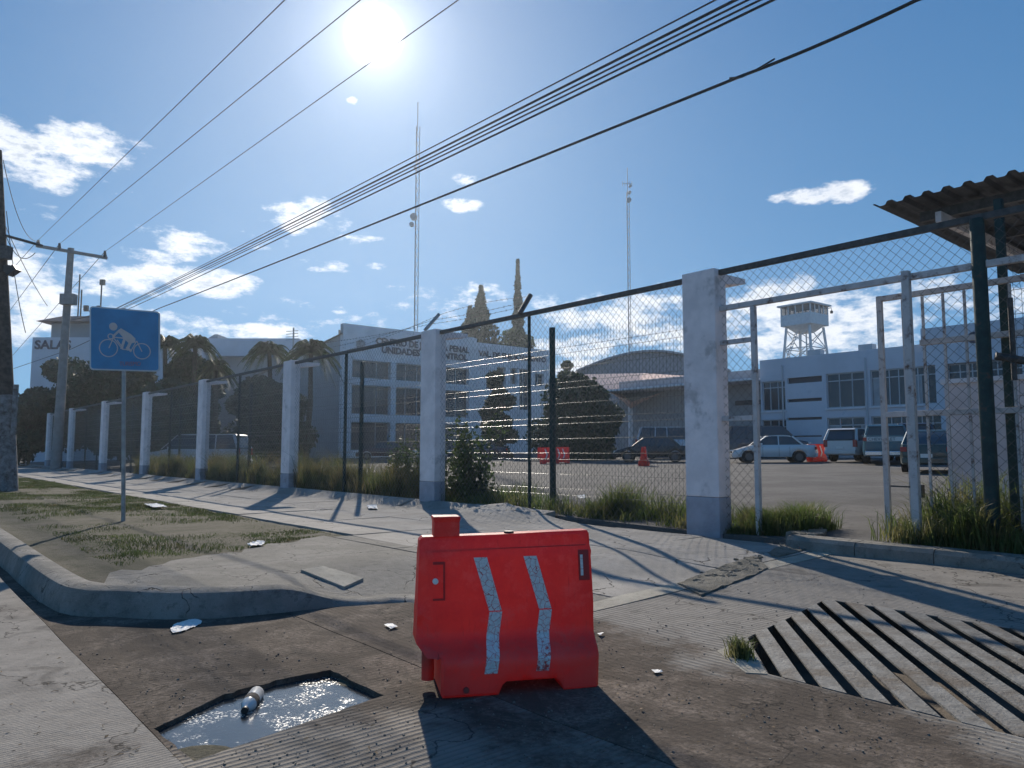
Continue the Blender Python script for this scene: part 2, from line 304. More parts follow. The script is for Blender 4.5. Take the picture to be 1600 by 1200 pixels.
# ---------------------------------------------------------------- mesh helpers
class MB:
    def __init__(s): s.v=[]; s.f=[]
    def add(s,vs,fs):
        o=len(s.v); s.v+= [tuple(x) for x in vs]; s.f+=[tuple(i+o for i in f) for f in fs]; return s
    def box(s,c,sz,rz=0.0,rot=None):
        m=rot if rot is not None else Matrix.Rotation(rz,3,'Z'); c=Vector(c); h=[x/2 for x in sz]
        vs=[c+m@Vector((a*h[0],b*h[1],e*h[2])) for a in(-1,1) for b in(-1,1) for e in(-1,1)]
        return s.add(vs,[(0,1,3,2),(4,6,7,5),(0,4,5,1),(2,3,7,6),(0,2,6,4),(1,5,7,3)])
    def fbox(s,t0,t1,d0,d1,z0,z1):
        vs=[F(t,d,z) for t in(t0,t1) for d in(d0,d1) for z in(z0,z1)]
        return s.add(vs,[(0,1,3,2),(4,6,7,5),(0,4,5,1),(2,3,7,6),(0,2,6,4),(1,5,7,3)])
    def tube(s,pts,r,n=6,cap=True,r1=None):
        pts=[Vector(p) for p in pts]; k=len(pts); o=len(s.v); rs=[r if r1 is None else r+(r1-r)*i/(k-1) for i in range(k)]
        if hasattr(r,'__len__'): rs=r
        up=None
        for i,p in enumerate(pts):
            dr=(pts[min(k-1,i+1)]-pts[max(0,i-1)]).normalized()
            if up is None: up=dr.orthogonal().normalized()
            up=(up-dr*up.dot(dr)); up=up.normalized() if up.length>1e-6 else dr.orthogonal().normalized()
            q=dr.cross(up)
            for j in range(n):
                a=2*math.pi*j/n; s.v.append(tuple(p+(up*math.cos(a)+q*math.sin(a))*rs[i]))
        for i in range(k-1):
            for j in range(n):
                j2=(j+1)%n; s.f.append((o+i*n+j,o+i*n+j2,o+(i+1)*n+j2,o+(i+1)*n+j))
        if cap and n>2: s.f.append(tuple(o+j for j in range(n))[::-1]); s.f.append(tuple(o+(k-1)*n+j for j in range(n)))
        return s
    def prism(s,poly,off):
        "polygon (3-D points) pushed along off"
        n=len(poly); off=Vector(off); p=[Vector(x) for x in poly]
        return s.add(p+[x+off for x in p],[tuple(range(n))[::-1],tuple(range(n,2*n))]+[(i,(i+1)%n,n+(i+1)%n,n+i) for i in range(n)])
    def build(s,name,m,root=None,smooth=False,kind=None,bevel=0,origin=None):
        me=bpy.data.meshes.new(name)
        off=Vector((0,0,0)); rot=None
        if root is not None: off=root_loc(root); rot=Matrix.Rotation(-root_rz(root),3,'Z')
        elif origin is not None: off=Vector(origin)
        vs=np.array(s.v,dtype=float)-np.array(off)
        if rot is not None and root_rz(root)!=0: vs=vs@np.array(rot).T
        me.from_pydata(vs.tolist(),[],s.f); me.materials.append(m)
        bm=bmesh.new(); bm.from_mesh(me); 
        if len(bm.faces)<60000: bmesh.ops.recalc_face_normals(bm,faces=bm.faces)
        if bevel>0: 
            ed=[e for e in bm.edges if len(e.link_faces)==2 and e.calc_face_angle(0)>.6]
            bmesh.ops.bevel(bm,geom=ed,offset=bevel,segments=2,affect='EDGES',profile=.6,clamp_overlap=True)
        bm.to_mesh(me); bm.free()
        if smooth=='full': me.shade_smooth()
        elif smooth:
            me.shade_smooth(); me.set_sharp_from_angle(angle=R(38))
        o=bpy.data.objects.new(name,me); COL.objects.link(o)
        if root is not None: o.parent=root
        else: o.location=off
        if kind: o['kind']=kind
        return o
ROOT={}
def root_loc(o):
    v=Vector((0,0,0))
    return ROOT[o.name][0] if o.name in ROOT else root_loc(o.parent) if o.parent else Vector(o.location)
def root_rz(o): return ROOT[o.name][1] if o.name in ROOT else (root_rz(o.parent) if o.parent else 0)
def tag(o,label,cat,group=None):
    o['label']=label; o['category']=cat
    if group: o['group']=group
    return o
def thing(name,label,cat,loc,rz=0,group=None):
    o=bpy.data.objects.new(name,None); COL.objects.link(o); o.location=loc; o.rotation_euler=(0,0,rz)
    o.empty_display_size=.1; ROOT[o.name]=(Vector(loc),rz); return tag(o,label,cat,group)
def setting(o): o['kind']='structure'; return o
def copy_tree(o,loc,rz,label,group=None):
    c=o.copy(); COL.objects.link(c); c.location=loc; c.rotation_euler=(0,0,rz); c['label']=label
    if group: c['group']=group
    for ch in o.children:
        k=ch.copy(); COL.objects.link(k); k.parent=c
        for g in ch.children: q=g.copy(); COL.objects.link(q); q.parent=k
    return c
def inpoly(x,y,p):
    c=False; n=len(p)
    for i in range(n):
        x1,y1=p[i]; x2,y2=p[i-1]
        if (y1>y)!=(y2>y) and x<(x2-x1)*(y-y1)/(y2-y1)+x1: c=not c
    return c
def densify(p,res):
    o=[]
    for i in range(len(p)):
        a=p[i]; b=p[(i+1)%len(p)]; L=math.hypot(b[0]-a[0],b[1]-a[1]); n=max(1,int(L/res))
        for k in range(n): o.append((a[0]+(b[0]-a[0])*k/n,a[1]+(b[1]-a[1])*k/n))
    return o
def cdt(poly,res,holes=(),jit=.2,gap=.45):
    loops=[densify(poly,res)]+[densify(h,res) for h in holes]
    vs=[]; es=[]
    for L in loops:
        o=len(vs); vs+=L; es+=[(o+i,o+(i+1)%len(L)) for i in range(len(L))]
    nb=len(vs)
    xs=[p[0] for p in poly]; ys=[p[1] for p in poly]
    LA=np.array([p for L in loops for p in L])
    x=min(xs)+res/2
    while x<max(xs):
        y=min(ys)+res/2
        while y<max(ys):
            px,py=x+rng.uniform(-jit,jit)*res,y+rng.uniform(-jit,jit)*res
            if inpoly(px,py,poly) and not any(inpoly(px,py,h) for h in holes) and ((LA-(px,py))**2).sum(1).min()>(gap*res)**2: vs.append((px,py))
            y+=res
        x+=res
    r=delaunay_2d_cdt([Vector(v) for v in vs],es,[],0,1e-5)
    V=[(v.x,v.y) for v in r[0]]; Fc=[]
    for f in r[2]:
        cx=sum(V[i][0] for i in f)/len(f); cy=sum(V[i][1] for i in f)/len(f)
        if inpoly(cx,cy,poly) and not any(inpoly(cx,cy,h) for h in holes): Fc.append(tuple(f))
    cnt={}
    for f in Fc:
        for i in range(len(f)):
            a,b=f[i],f[(i+1)%len(f)]; cnt[(a,b)]=1
    bd=[e for e in cnt if (e[1],e[0]) not in cnt]
    return V,Fc,bd
def sheet(name,poly,zf,m,res=.3,holes=(),skirt=.25,root=None,smooth=True,edge=0.0,kind=None):
    V,Fc,bd=cdt(poly,res,holes); mb=MB()
    bset={i for e in bd for i in e}
    vs=[(x,y,zf(x,y)-(edge if i in bset else 0)) for i,(x,y) in enumerate(V)]; mb.add(vs,Fc)
    if skirt:
        o=len(mb.v); mp={}
        for a,b in bd:
            for i in (a,b):
                if i not in mp: mp[i]=len(mb.v); mb.v.append((vs[i][0],vs[i][1],vs[i][2]-skirt))
            mb.f.append((b,a,mp[a],mp[b]))
    return mb.build(name,m,root,smooth=smooth,kind=kind,origin=None)
def TDp(l): return [tuple(F(t,d)[:2]) for t,d in l]
def noise2(x,y,s=1.0): 
    from mathutils import noise
    return noise.noise(Vector((x*s,y*s,.3)))
# ---------------------------------------------------------------- ground and paving
def Gs(u,v,zf,n=8):
    z=-.15
    for _ in range(n): x,y=G(u,v,z); z=zf(x,y)
    return x,y
def zr0(x,y):
    t,d=TD(x,y); return SL(d)
def _(): pass
FX=[TD(*Gs(u,v,zr0)) for u,v in ((240,1140),(350,1085),(430,1062),(516,1046),(600,1085),(303,1190))]
puddle=[tuple(F(t,d)[:2]) for t,d in FX]
def rough_edge(p,res,amp):
    o=[]; n=len(p)
    for i in range(n):
        a=Vector(p[i]); b=Vector(p[(i+1)%n]); k=max(1,int((b-a).length/res)); nn=Vector((-(b-a).y,(b-a).x)).normalized()
        f=(.4,1.3,1.3,.6,.35,.3)[i%6]
        for j in range(k): o.append(tuple(a.lerp(b,j/k)+nn*rng.gauss(0,amp)*f*(j>0)))
    return o
puddle=rough_edge(puddle,.05,.009)
GA=Vector((*Gs(1168,997,zr0),0)); GT=Vector((*Gs(1290,936,zr0),0)); GL=Vector((*Gs(1201,1053,zr0),0)); fd=Vector((FA.x,FA.y,0))*-1
gq=[GL,GA,GT,GT+fd*3.3,GL+fd*3.3]
grate=[(p.x,p.y) for p in gq]
g0=MB(); g0.add([(-200,-48,-.9),(200,-48,-.9),(200,188,-.9),(-200,188,-.9)],[(0,1,2,3)]); setting(g0.build('ground',M['earth']))
setting(sheet('car_park_ground',TDp([(-50,-.28),(-50,80),(125,80),(125,-.02),(40,-.02),(20,-.02),(0,-.02),(-1.6,-.28)]),lotz,M['lot'],3.0,skirt=.4))
# the kerb line: straight along the street, then round the corner and back to the drive
KP=[(60,-8.15),(40,-8.15),(25,-8.15),(15,-8.15),(10,-8.15),(6,-8.15),(4.1,-8.12)]
def zroad(x,y):
    t,d=TD(x,y); return SL(d)-.02*sstep(-9,-10,d)+.01*noise2(x,y,.9)
corner=[Gs(u,v,zr0) for u,v in ((60,940),(110,962),(180,965),(260,968),(340,966),(440,958),(520,950),(590,945),(640,942))]
ctd=[TD(*p) for p in corner]
foot=[(60,ctd[0][1]),(30,ctd[0][1]),(14,ctd[0][1]),(8,ctd[0][1])]+ctd
end=[(-2.25,-4.0),(-2.25,-.42)]
foot_xy=TDp(foot+[(-2.0,ctd[-1][1]+.25)]+end)
kd=ctd[0][1]; JD=sum(TD(*Gs(u,v,zr0))[1] for u,v in ((110,1020),(240,1140)))/2; print('KD',kd,'JD',JD,ctd)
drive_poly=TDp([(60,JD),(60,kd)]+foot[1:]+[(-2.25,ctd[-1][1]+.3)]+end+[(-14,-.42),(-14,JD)])
# the drive is laid in two castings with a joint between them
JT=-2.25
def clipd(poly,keep):   # half-plane clip in t,d space
    o=[]; n=len(poly)
    for i in range(n):
        a,b=poly[i-1],poly[i]; ka,kb=keep(a),keep(b)
        if (ka>=0)!=(kb>=0): s=ka/(ka-kb); o.append((a[0]+(b[0]-a[0])*s,a[1]+(b[1]-a[1])*s))
        if kb>=0: o.append(b)
    return o
dp=[(60,JD),(60,kd)]+foot[1:]+[(-2.25,ctd[-1][1]+.3)]+end+[(-14,-.42),(-14,JD)]
upper=clipd(dp,lambda p:p[1]+6.75); lower=clipd(dp,lambda p:-6.76-p[1])
gtd=[TD(*p) for p in grate]
def inset(td,e): return td
drv=bpy.data.objects.new('driveway',None); COL.objects.link(drv); setting(drv)
up_parts=[(-2.25,-5.2),(-5.2,-8.3),(-8.3,-14.0)]
def zdrive(x,y): return zroad(x,y)+.006*noise2(x,y,2.1)
sheet('slab',TDp(clipd(upper,lambda p:p[0]+20)),zdrive,M['drive'],.16,[grate],skirt=.3,root=drv)
sheet('slab',TDp(lower),zdrive,M['apron'],.16,[puddle],skirt=.3,root=drv)
sheet('road',TDp([(90,JD-.012),(-14,JD-.012),(-14,-25),(90,-25)]),lambda x,y: zroad(x,y)+.01,M['road'],.5,skirt=.3); setting(bpy.data.objects['road'])
# sidewalk slabs
walk=bpy.data.objects.new('sidewalk',None); COL.objects.link(walk); setting(walk)
def zwalk(x,y): return zg(x,y)
def slab(t0,t1,d0,d1,m,res=.3,tilt=True,lift=0):
    g=.008; a,b,c=rng.uniform(-.004,.004),rng.uniform(-.004,.004),rng.uniform(-.004,.006)
    mt=(t0+t1)/2; md=(d0+d1)/2
    def z(x,y):
        t,d=TD(x,y); return zwalk(x,y)+lift+c+a*(t-mt)+b*(d-md)
    return sheet('slab',TDp([(t0+g,d0+g),(t0+g,d1-g),(t1-g,d1-g),(t1-g,d0+g)]),z,m,res,skirt=.12,root=walk,edge=.003)
t=3.3
while t<75:
    w=2.35+rng.uniform(-.1,.1); 
    slab(t,t+w,-2.1,-.05,M['walk'],.5 if t>8 else .3); slab(t,t+w,-4.15,-2.1,M['walk'],.5 if t>8 else .3); t+=w
for (a,b) in ((-1.95,-.2),(-.2,1.55),(1.55,3.3)):
    slab(a,b,-2.3,-.32,M['walk'],.25); slab(a,b,-4.2,-2.3,M['walk'],.25)
    slab(a,b,-4.5,-4.22,M['light'] if a>3 else M['walk2'],.25)
slab(-2.24,-1.96,-5.9,-2.6,M['light'],.25); slab(-2.24,-1.96,-2.6,-.42,M['light'],.25)
# corner paving between the narrow strip and the kerb
KW=.17
def inward(i,w):
    p=foot; 
    return p
top=[]
ftd=foot+[(-2.25,ctd[-1][1]+.27)]
def offs(pl,w):
    o=[]
    for i in range(len(pl)):
        a=pl[max(0,i-1)]; b=pl[min(len(pl)-1,i+1)]; dx,dy=b[0]-a[0],b[1]-a[1]; L=math.hypot(dx,dy)
        o.append((pl[i][0]+dy/L*(-w),pl[i][1]+dx/L*w))
    return o
# t falls along the list, so the inner side lies towards +d
def offs_in(pl,w):
    o=offs(pl,w); 
    return o if sum(q[1] for q in o)>sum(q[1] for q in pl) else offs(pl,-w)
k_in=offs_in(ftd,.29); k_mid=offs_in(ftd,.12)
CP=[p for p in k_in if p[0]<3.3]
bl=[(3.55-1.8*k/22+rng.gauss(0,.09)*(0<k<22),-4.52-3.25*k/22) for k in range(23)]
CP=bl+[p for p in k_in if p[0]<bl[-1][0]-.05]+[(-1.97,-4.6),(-1.97,-4.52)]
def ccut(tA,tB): return clipd(clipd(CP,lambda p:p[0]-tA),lambda p:tB-p[0])
for (a,b) in ((-1.96,-.55),(-.54,1.5),(1.51,4.2)):
    q=ccut(a,b)
    if len(q)>2: sheet('slab',TDp(q),lambda x,y: zwalk(x,y)-.004,M['walk2'],.22,skirt=.12,root=walk)
vp=[p for p in k_in if p[0]>bl[-1][0]-1.0]
setting(sheet('verge',TDp([(60,-4.17)]+[(60,vp[0][1])]+vp[1:]+[(p[0]-1.05,p[1]) for p in bl[::-1]]+[(3.0,-4.53),(3.31,-4.53),(3.31,-4.17)]),lambda x,y:-.02+(.035*noise2(x,y,.8)+.015*noise2(x,y,3)-.004)*sstep(3.75,4.6,TD(x,y)[0]-(TD(x,y)[1]+4.52)*.55) -.012*sstep(3.9,3.5,TD(x,y)[0]-(TD(x,y)[1]+4.52)*.55),M['verge'],.3,skirt=.1))
tag_slab=sheet('concrete_cover',[tuple(Gs(u,v,zg)) for u,v in ((470,893),(505,887),(568,897),(538,910))],lambda x,y:zwalk(x,y)+.022,M['light'],.2,skirt=.05)
tag(tag_slab,'flat square concrete access cover lying on the corner pavement','cover')
# kerb blocks
kerb=bpy.data.objects.new('kerb',None); COL.objects.link(kerb); setting(kerb)
def kerb_prof(i):
    ft=ftd[i]; x,y=F(*ft)[:2]; zb=zroad(x,y)-.05
    a=F(*offs_in(ftd,.03)[i]); b=F(*offs_in(ftd,.075)[i]); c=F(*offs_in(ftd,.14)[i]); e=F(*offs_in(ftd,.285)[i])
    zt=max(zwalk(e.x,e.y),zroad(e.x,e.y))+.015
    w=ft[0]
    h=zt-zb
    return [(F(*ft).x,F(*ft).y,zb),(a.x,a.y,zb+h*.5),(b.x,b.y,zb+h*.9),(c.x,c.y,zt),(e.x,e.y,zt-.005),(e.x,e.y,zb)]
# resample the path smoothly
def smooth_path(p,n=6):
    o=[]
    for i in range(len(p)-1):
        p0=p[max(0,i-1)];p1=p[i];p2=p[i+1];p3=p[min(len(p)-1,i+2)]
        for k in range(n):
            s=k/n
            o.append(tuple(.5*((2*p1[j])+(-p0[j]+p2[j])*s+(2*p0[j]-5*p1[j]+4*p2[j]-p3[j])*s*s+(-p0[j]+3*p1[j]-3*p2[j]+p3[j])*s**3) for j in(0,1)))
    return o+[p[-1]]
ftd=smooth_path([(60,kd),(40,kd),(30,kd),(20,kd),(14,kd),(10,kd),(7.5,kd),(6,kd)]+ctd[0:]+[(-2.25,ctd[-1][1]+.27)],5)
def kerb_block(i0,i1):
    mb=MB(); ps=[kerb_prof(i) for i in range(i0,i1+1)]
    for p in ps: mb.v+=p
    n=6
    for i in range(len(ps)-1):
        for j in range(n-1): mb.f.append((i*n+j,(i+1)*n+j,(i+1)*n+j+1,i*n+j+1))
    mb.f.append(tuple(range(n))); mb.f.append(tuple((len(ps)-1)*n+j for j in range(n))[::-1])
    mb.build('kerb_block',M['kerb'],kerb,smooth=True)
_O={}
def offs_in(pl,w,_c={}):
    k=(id(pl),len(pl),w)
    if k not in _c:
        o=offs(pl,w); _c[k]=o if sum(q[1] for q in o)>sum(q[1] for q in pl) else offs(pl,-w)
    return _c[k]
i=0
while i<len(ftd)-1: kerb_block(i,min(len(ftd)-1,i+5)); i+=5
# raised sill across the gateway
gk=MB(); 
for k in range(14):
    a=-1.6-k*.9
    gk2=MB(); 
    p=[(-.55,-.12),(-.54,.10),(-.50,.145),(-.28,.155),(-.27,-.12)]
    vs=[F(a-.005,d,z+.01*noise2(a*3,d)) for d,z in p]+[F(a-.895,d,z+.01*noise2(a*3+2.7,d)) for d,z in p]
    gk2.add(vs,[tuple(range(5)),tuple(range(5,10))[::-1]]+[(i,(i+1)%5,5+(i+1)%5,5+i) for i in range(5)])
    if k==0: sill=bpy.data.objects.new('gateway_kerb',None); COL.objects.link(sill); setting(sill)
    gk2.build('kerb_block',M['kerb'],sill)
# broken concrete lumps on the strip
rb=MB()
for k in range(420):
    c=rng.random()
    if c<.62: u,v=rng.uniform(1085,1190),0; v=905-(u-1085)*.26+rng.gauss(0,5)
    else: u=rng.uniform(1205,1290); v=868-(u-1205)*.2+rng.gauss(0,4)
    x,y=G(u,v,-.05); z=zg(x,y)
    s=rng.uniform(.008,.035); rb.box((x,y,z+s*.25),(s*1.6,s,s*.7),rot=Matrix.Rotation(rng.uniform(0,6),3,'Z')@Matrix.Rotation(rng.uniform(-.5,.5),3,'X'))
tag(rb.build('rubble',M['rough'],kind='stuff'),'crumbled pale concrete rubble along the driveway edge','rubble')
for pts in (((1058,902),(1095,918),(1180,893),(1200,885),(1178,870),(1130,882)),((1200,866),(1215,872),(1288,858),(1292,852),(1250,848))):
    o=sheet('concrete_patch',[tuple(G(u,v,-.04)) for u,v in pts],lambda x,y:zg(x,y)+.016+.018*noise2(x,y,7),M['rough'],.07,skirt=.06,smooth=False)
    tag(o,'broken pale concrete patch '+('beside the big pillar shadow, left of two' if pts[0][0]<1100 else 'close to the gateway kerb, right of two'),'patch')
# grate
o=sheet('concrete_patch',[Gs(u,v,zr0) for u,v in ((1120,1018),(1166,999),(1199,1054),(1165,1052))],lambda x,y:zroad(x,y)+.006,M['light'],.08,skirt=.03); tag(o,'pale concrete corner beside the storm grate, under the weed','patch')
GR=thing('storm_grate','large storm drain grate of diagonal flat bars over a dark pit','grate',(2.6,5.2,-.3),0)
gp=[(p.x,p.y) for p in gq]
def zgr(x,y): return zroad(x,y)+.004
barmat=mat('grate_bar',(.165,.162,.15),.8,0,var=.3,scale=7,bump=.6,bscale=40,dirt=(.10,.08,.06),dirtamt=.75,dscale=2.5)
bd=Vector((.10,1,0)).normalized(); bn=Vector((1,-.10,0)).normalized()
bd=(GA-GL).normalized(); bn=Vector((bd.y,-bd.x,0)); base=GL.dot(bn)
for k in range(26):
    a=base+.075+k*.192; b=a+.115
    q=[tuple(p)[:2] for p in gq]
    q=clipd(q,lambda p:(p[0]*bn.x+p[1]*bn.y)-a); 
    if len(q)<3: continue
    q=clipd(q,lambda p:b-(p[0]*bn.x+p[1]*bn.y))
    if len(q)<3: continue
    mb=MB(); mb.prism([(x,y,zgr(x,y)) for x,y in q],(0,0,-.014)); mb.build('bar',barmat,GR)
pit=MB(); vs=[(p.x,p.y,zroad(p.x,p.y)-.004) for p in gq]; lo=[(p.x,p.y,-.52) for p in gq]
pit.add(vs+lo,[(i,(i+1)%5,5+(i+1)%5,5+i) for i in range(5)]+[(5,6,7,8,9)]); pit.build('pit',mat('pit_wall',(.15,.125,.10),.9,var=.3,bump=.6),GR)
# puddle
pp=MB(); zp=-.33
pv=[(x,y,zroad(x,y)) for x,y in puddle]; n=len(pv)
pbot=sheet('puddle_bed',puddle,lambda x,y:-.30+.052*sstep(.2,.6,noise2(x,y,2.3)+.18)+.006*noise2(x,y,14),M['verge'],.04,skirt=0); setting(pbot)
wm=bpy.data.materials.new('muddy_water'); wm.use_nodes=True; nt=wm.node_tree; b=nt.nodes['Principled BSDF']
g=N(nt,'ShaderNodeNewGeometry').outputs['Position']; n1=N(nt,'ShaderNodeTexNoise',{'Vector':g,'Scale':26,'Detail':6,'Roughness':.7}).outputs['Fac']
n2=N(nt,'ShaderNodeTexNoise',{'Vector':g,'Scale':3,'Detail':5,'Roughness':.7}).outputs['Fac']
b.inputs['Base Color'].default_value=(.05,.05,.045,1); b.inputs['Specular IOR Level'].default_value=.9
n3=N(nt,'ShaderNodeTexNoise',{'Vector':g,'Scale':70,'Detail':3,'Roughness':.7}).outputs['Fac']
fo=MA(nt,'MULTIPLY',MR(nt,n3,.53,.63),MR(nt,n2,.44,.60)); nt.links.new(MIX(nt,fo,(.035,.04,.045),(.45,.47,.46)),b.inputs['Base Color']); nt.links.new(MR(nt,fo,0,1,.04,.6),b.inputs['Roughness'])
bp=N(nt,'ShaderNodeBump',{'Height':n1,'Strength':.22,'Distance':.006}); nt.links.new(bp.outputs[0],b.inputs['Normal'])
ws=sheet('puddle_water',puddle,lambda x,y:-.264,wm,.2,skirt=0); setting(ws)
# ---------------------------------------------------------------- fence pillars
PT=[0,7.46,15.26,23.4,31.6,40.2,49.6,58.0]
pl_lab=['broad white plaster pillar with grey base beside the open gateway','white pillar second nearest, under the slanted steel arm','white pillar third from the gateway, where the steel rail meets its top',
 'white pillar in front of the rear half of the parked silver van','white pillar just left of the parked silver van','thin far white pillar just left of the blue sign post','far white pillar just right of the leaning concrete utility pole','farthest white pillar just left of the concrete utility pole']
GRP='white pillars along the street fence'
def pillar(t,label,H=4.0):
    p=F(t,0); r=thing('fence_pillar',label,'pillar',(p.x,p.y,0),FANG,GRP)
    MB().fbox(t-.30,t+.30,-.13,.17,.56,H).build('shaft',M['pillar'],r,bevel=.02)
    MB().fbox(t-.302,t+.302,-.132,.172,-.1,.558).build('painted_base',M['pillarg'],r,bevel=.02)
    mb=MB(); vs=[F(t+s*.2,d,z) for s in(-1,1) for d,z in ((.172,H-.02),(.85,H-.02),(.85,H-.10),(.172,H-.20))]
    mb.add(vs,[(0,1,2,3),(7,6,5,4),(0,4,5,1),(1,5,6,2),(2,6,7,3),(3,7,4,0)]); mb.build('cap_arm',M['pillar'],r); return r
P0=pillar(0,pl_lab[0])
for i in range(1,8):
    q=F(PT[i],0); copy_tree(P0,(q.x,q.y,0),FANG,pl_lab[i],GRP)
GPT=onD(1540,600,0)[0]; GP2=onD(1576,600,.65)[0]
# ---------------------------------------------------------------- chain link
def diag(mb,t0,t1,z0f,z1f,d,w=.135,h=.135,r=.0027,n=3,jag=0):
    "two families of crossing wires, woven with a small offset"
    z0=z0f; z1=z1f; s=h/w
    for sg in (1,-1):
        k0=int((t0-(z1-z0)/s-1)/w)-1; k1=int((t1+(z1-z0)/s+1)/w)+1
        for k in range(k0,k1):
            # t = c + sg*(z-z0)/s
            c=k*w; 
            ta,tb=c,c+sg*(z1-z0)/s; za,zb=z0,z1
            def cl(ta,za,tb,zb,lim,lo):
                fa=(ta-lim)*(1 if lo else -1); fb=(tb-lim)*(1 if lo else -1)
                if fa<0 and fb<0: return None
                if fa<0: q=fa/(fa-fb); return (ta+(tb-ta)*q,za+(zb-za)*q,tb,zb)
                if fb<0: q=fa/(fa-fb); return (ta,za,ta+(tb-ta)*q,za+(zb-za)*q)
                return (ta,za,tb,zb)
            x=cl(ta,za,tb,zb,t0,True)
            if x: x=cl(*x,t1,False)
            if not x or abs(x[0]-x[2])<.02: continue
            mb.tube([F(x[0],d+sg*.003,x[1]),F(x[2],d+sg*.003,x[3])],r,n,cap=False)
CL=thing('chain_link_fence','tall chain link fence on a dark steel top rail between the white pillars','fence',F(8,0),FANG)
for i in range(7):
    a,b=PT[i]+.3,PT[i+1]-.3; mb=MB()
    sc=1 if i<3 else 1.6
    diag(mb,a,b,.05,3.9,.02,.135*sc,.135*sc,.0028*(1 if i<2 else 1.4)); mb.build('wire_mesh',M['wire'],smooth='full',root=CL,kind='stuff')
    MB().fbox(a,b,-.02,.05,3.88,3.965).build('top_rail',M['steeld'],CL,bevel=.01)
    m=(PT[i]+PT[i+1])/2+.45
    MB().tube([F(m,.08,0),F(m,.08,3.9)],.033 if i==0 else .045,10).build('post',M['green'],CL,smooth=True)
    if i>6:
        MB().tube([F(m-1.2,.08,0),F(m-1.2,.08,3.9)],.03,8).build('post',M['steeld'],CL,smooth=True)
arm=MB(); arm.fbox(4.02,4.12,.0,.1,3.9,4.0); p=[F(4.05,.03,3.9),F(4.0,-.25,4.35)]; 
a1=D(812,490,14.7); a2=D(829,461,14.9); MB().tube([a1,a2],.05,8).build('outrigger_arm',M['steeld'],CL)
a3=D(664,516,18.3); a4=D(686,491,18.5); MB().tube([a3,a4],.045,8).build('outrigger_arm',M['galv'],CL)
# barbed wire strands from arm to arm
BW=thing('barbed_wire','sagging strands of barbed wire between the slanted fence arms','barbed wire',a3)
def strand(p,q,sag,name='strand',r=.004,n=24,barb=.22):
    mb=MB(); pts=[p.lerp(q,i/n)+Vector((0,0,-sag*4*(i/n)*(1-i/n))) for i in range(n+1)]; mb.tube(pts,r,3,cap=False)
    L=(q-p).length; k=int(L/barb)
    for j in range(k):
        c=p.lerp(q,j/k)+Vector((0,0,-sag*4*(j/k)*(1-j/k)))
        for _ in range(2):
            v=Vector((rng.uniform(-1,1),rng.uniform(-1,1),rng.uniform(-1,1))).normalized()*.03; mb.tube([c-v,c+v],r*.8,3,cap=False)
    mb.build(name,M['steeld'],BW)
for k in range(3):
    s=k/3+.1
    strand(a1.lerp(a2,1-s*.8),a3.lerp(a4,1-s*.8),.03-.1*(k==0)); q=D(540-20*k,548-6*k,24.4); strand(a3.lerp(a4,1-s*.8),q,.05)
# ---------------------------------------------------------------- welded mesh fence behind
WF=thing('welded_mesh_fence','dark green welded wire fence with folded panels behind the chain link','fence',F(8,.6),FANG)
wt=[GP2,4.13,11.95,20.2,28.5,36.8,45.0,53.2]
HW=3.55; FOLD=(.45,1.14,1.83,2.52,3.21)
def vfold(z):
    for c in FOLD:
        if abs(z-c)<.06: return .045*(1-abs(z-c)/.06)
    return 0
def weld(mb_v,mb_h,t0,t1,z0,z1,pitch,d=.6,rv=.0026,rh=.0034):
    k=int((t1-t0)/pitch)
    zs=[z0]+[c+o for c in FOLD for o in(-.06,0,.06) if z0<c+o<z1]+[z1]
    for i in range(k+1):
        tt=t0+(t1-t0)*i/k; mb_v.tube([F(tt,d-vfold(z),z) for z in zs],rv,3,cap=False)
    hz=sorted([z0]+[c+o for c in FOLD for o in(-.06,.06)]+[c+.34 for c in FOLD])
    for z in hz:
        if z<z1: mb_h.tube([F(t0,d-vfold(z)-.004,z),F(t1,d-vfold(z)-.004,z)],rh,6,cap=False)
for i in range(7):
    a,b=wt[i]+.05,wt[i+1]-.05
    if i==0: a=a; b0=-.9
    mv,mh=MB(),MB()
    pitch=.075 if i<2 else .12
    if i==0:
        weld(mv,mh,.0,b,.1,HW,pitch)
    else: weld(mv,mh,a,b,.1,HW,pitch,rv=.0026 if i<2 else .004,rh=.0034 if i<2 else .005)
    mv.build('mesh_panel',M['wireg'],WF,kind='stuff'); mh.build('horizontal_wires',M['wireh'],WF,smooth='full',kind='stuff')
for tt in wt[1:]: MB().fbox(tt-.05,tt+.05,.61,.69,0,3.72).build('post',M['green'],WF,bevel=.008)
WR=thing('welded_mesh_screen','dark green welded mesh panel on a slim post right of the thick green post','fence',F(GP2,.6),FANG)
mv,mh=MB(),MB(); weld(mv,mh,-9,GP2-.05,.1,HW,.075); mv.build('mesh_panel',M['wireg'],WR,kind='stuff'); mh.build('horizontal_wires',M['wireh'],WR,smooth='full',kind='stuff')
MB().fbox(GP2-.045,GP2+.045,.61,.70,0,4.3).build('post',M['green'],WR,bevel=.008)
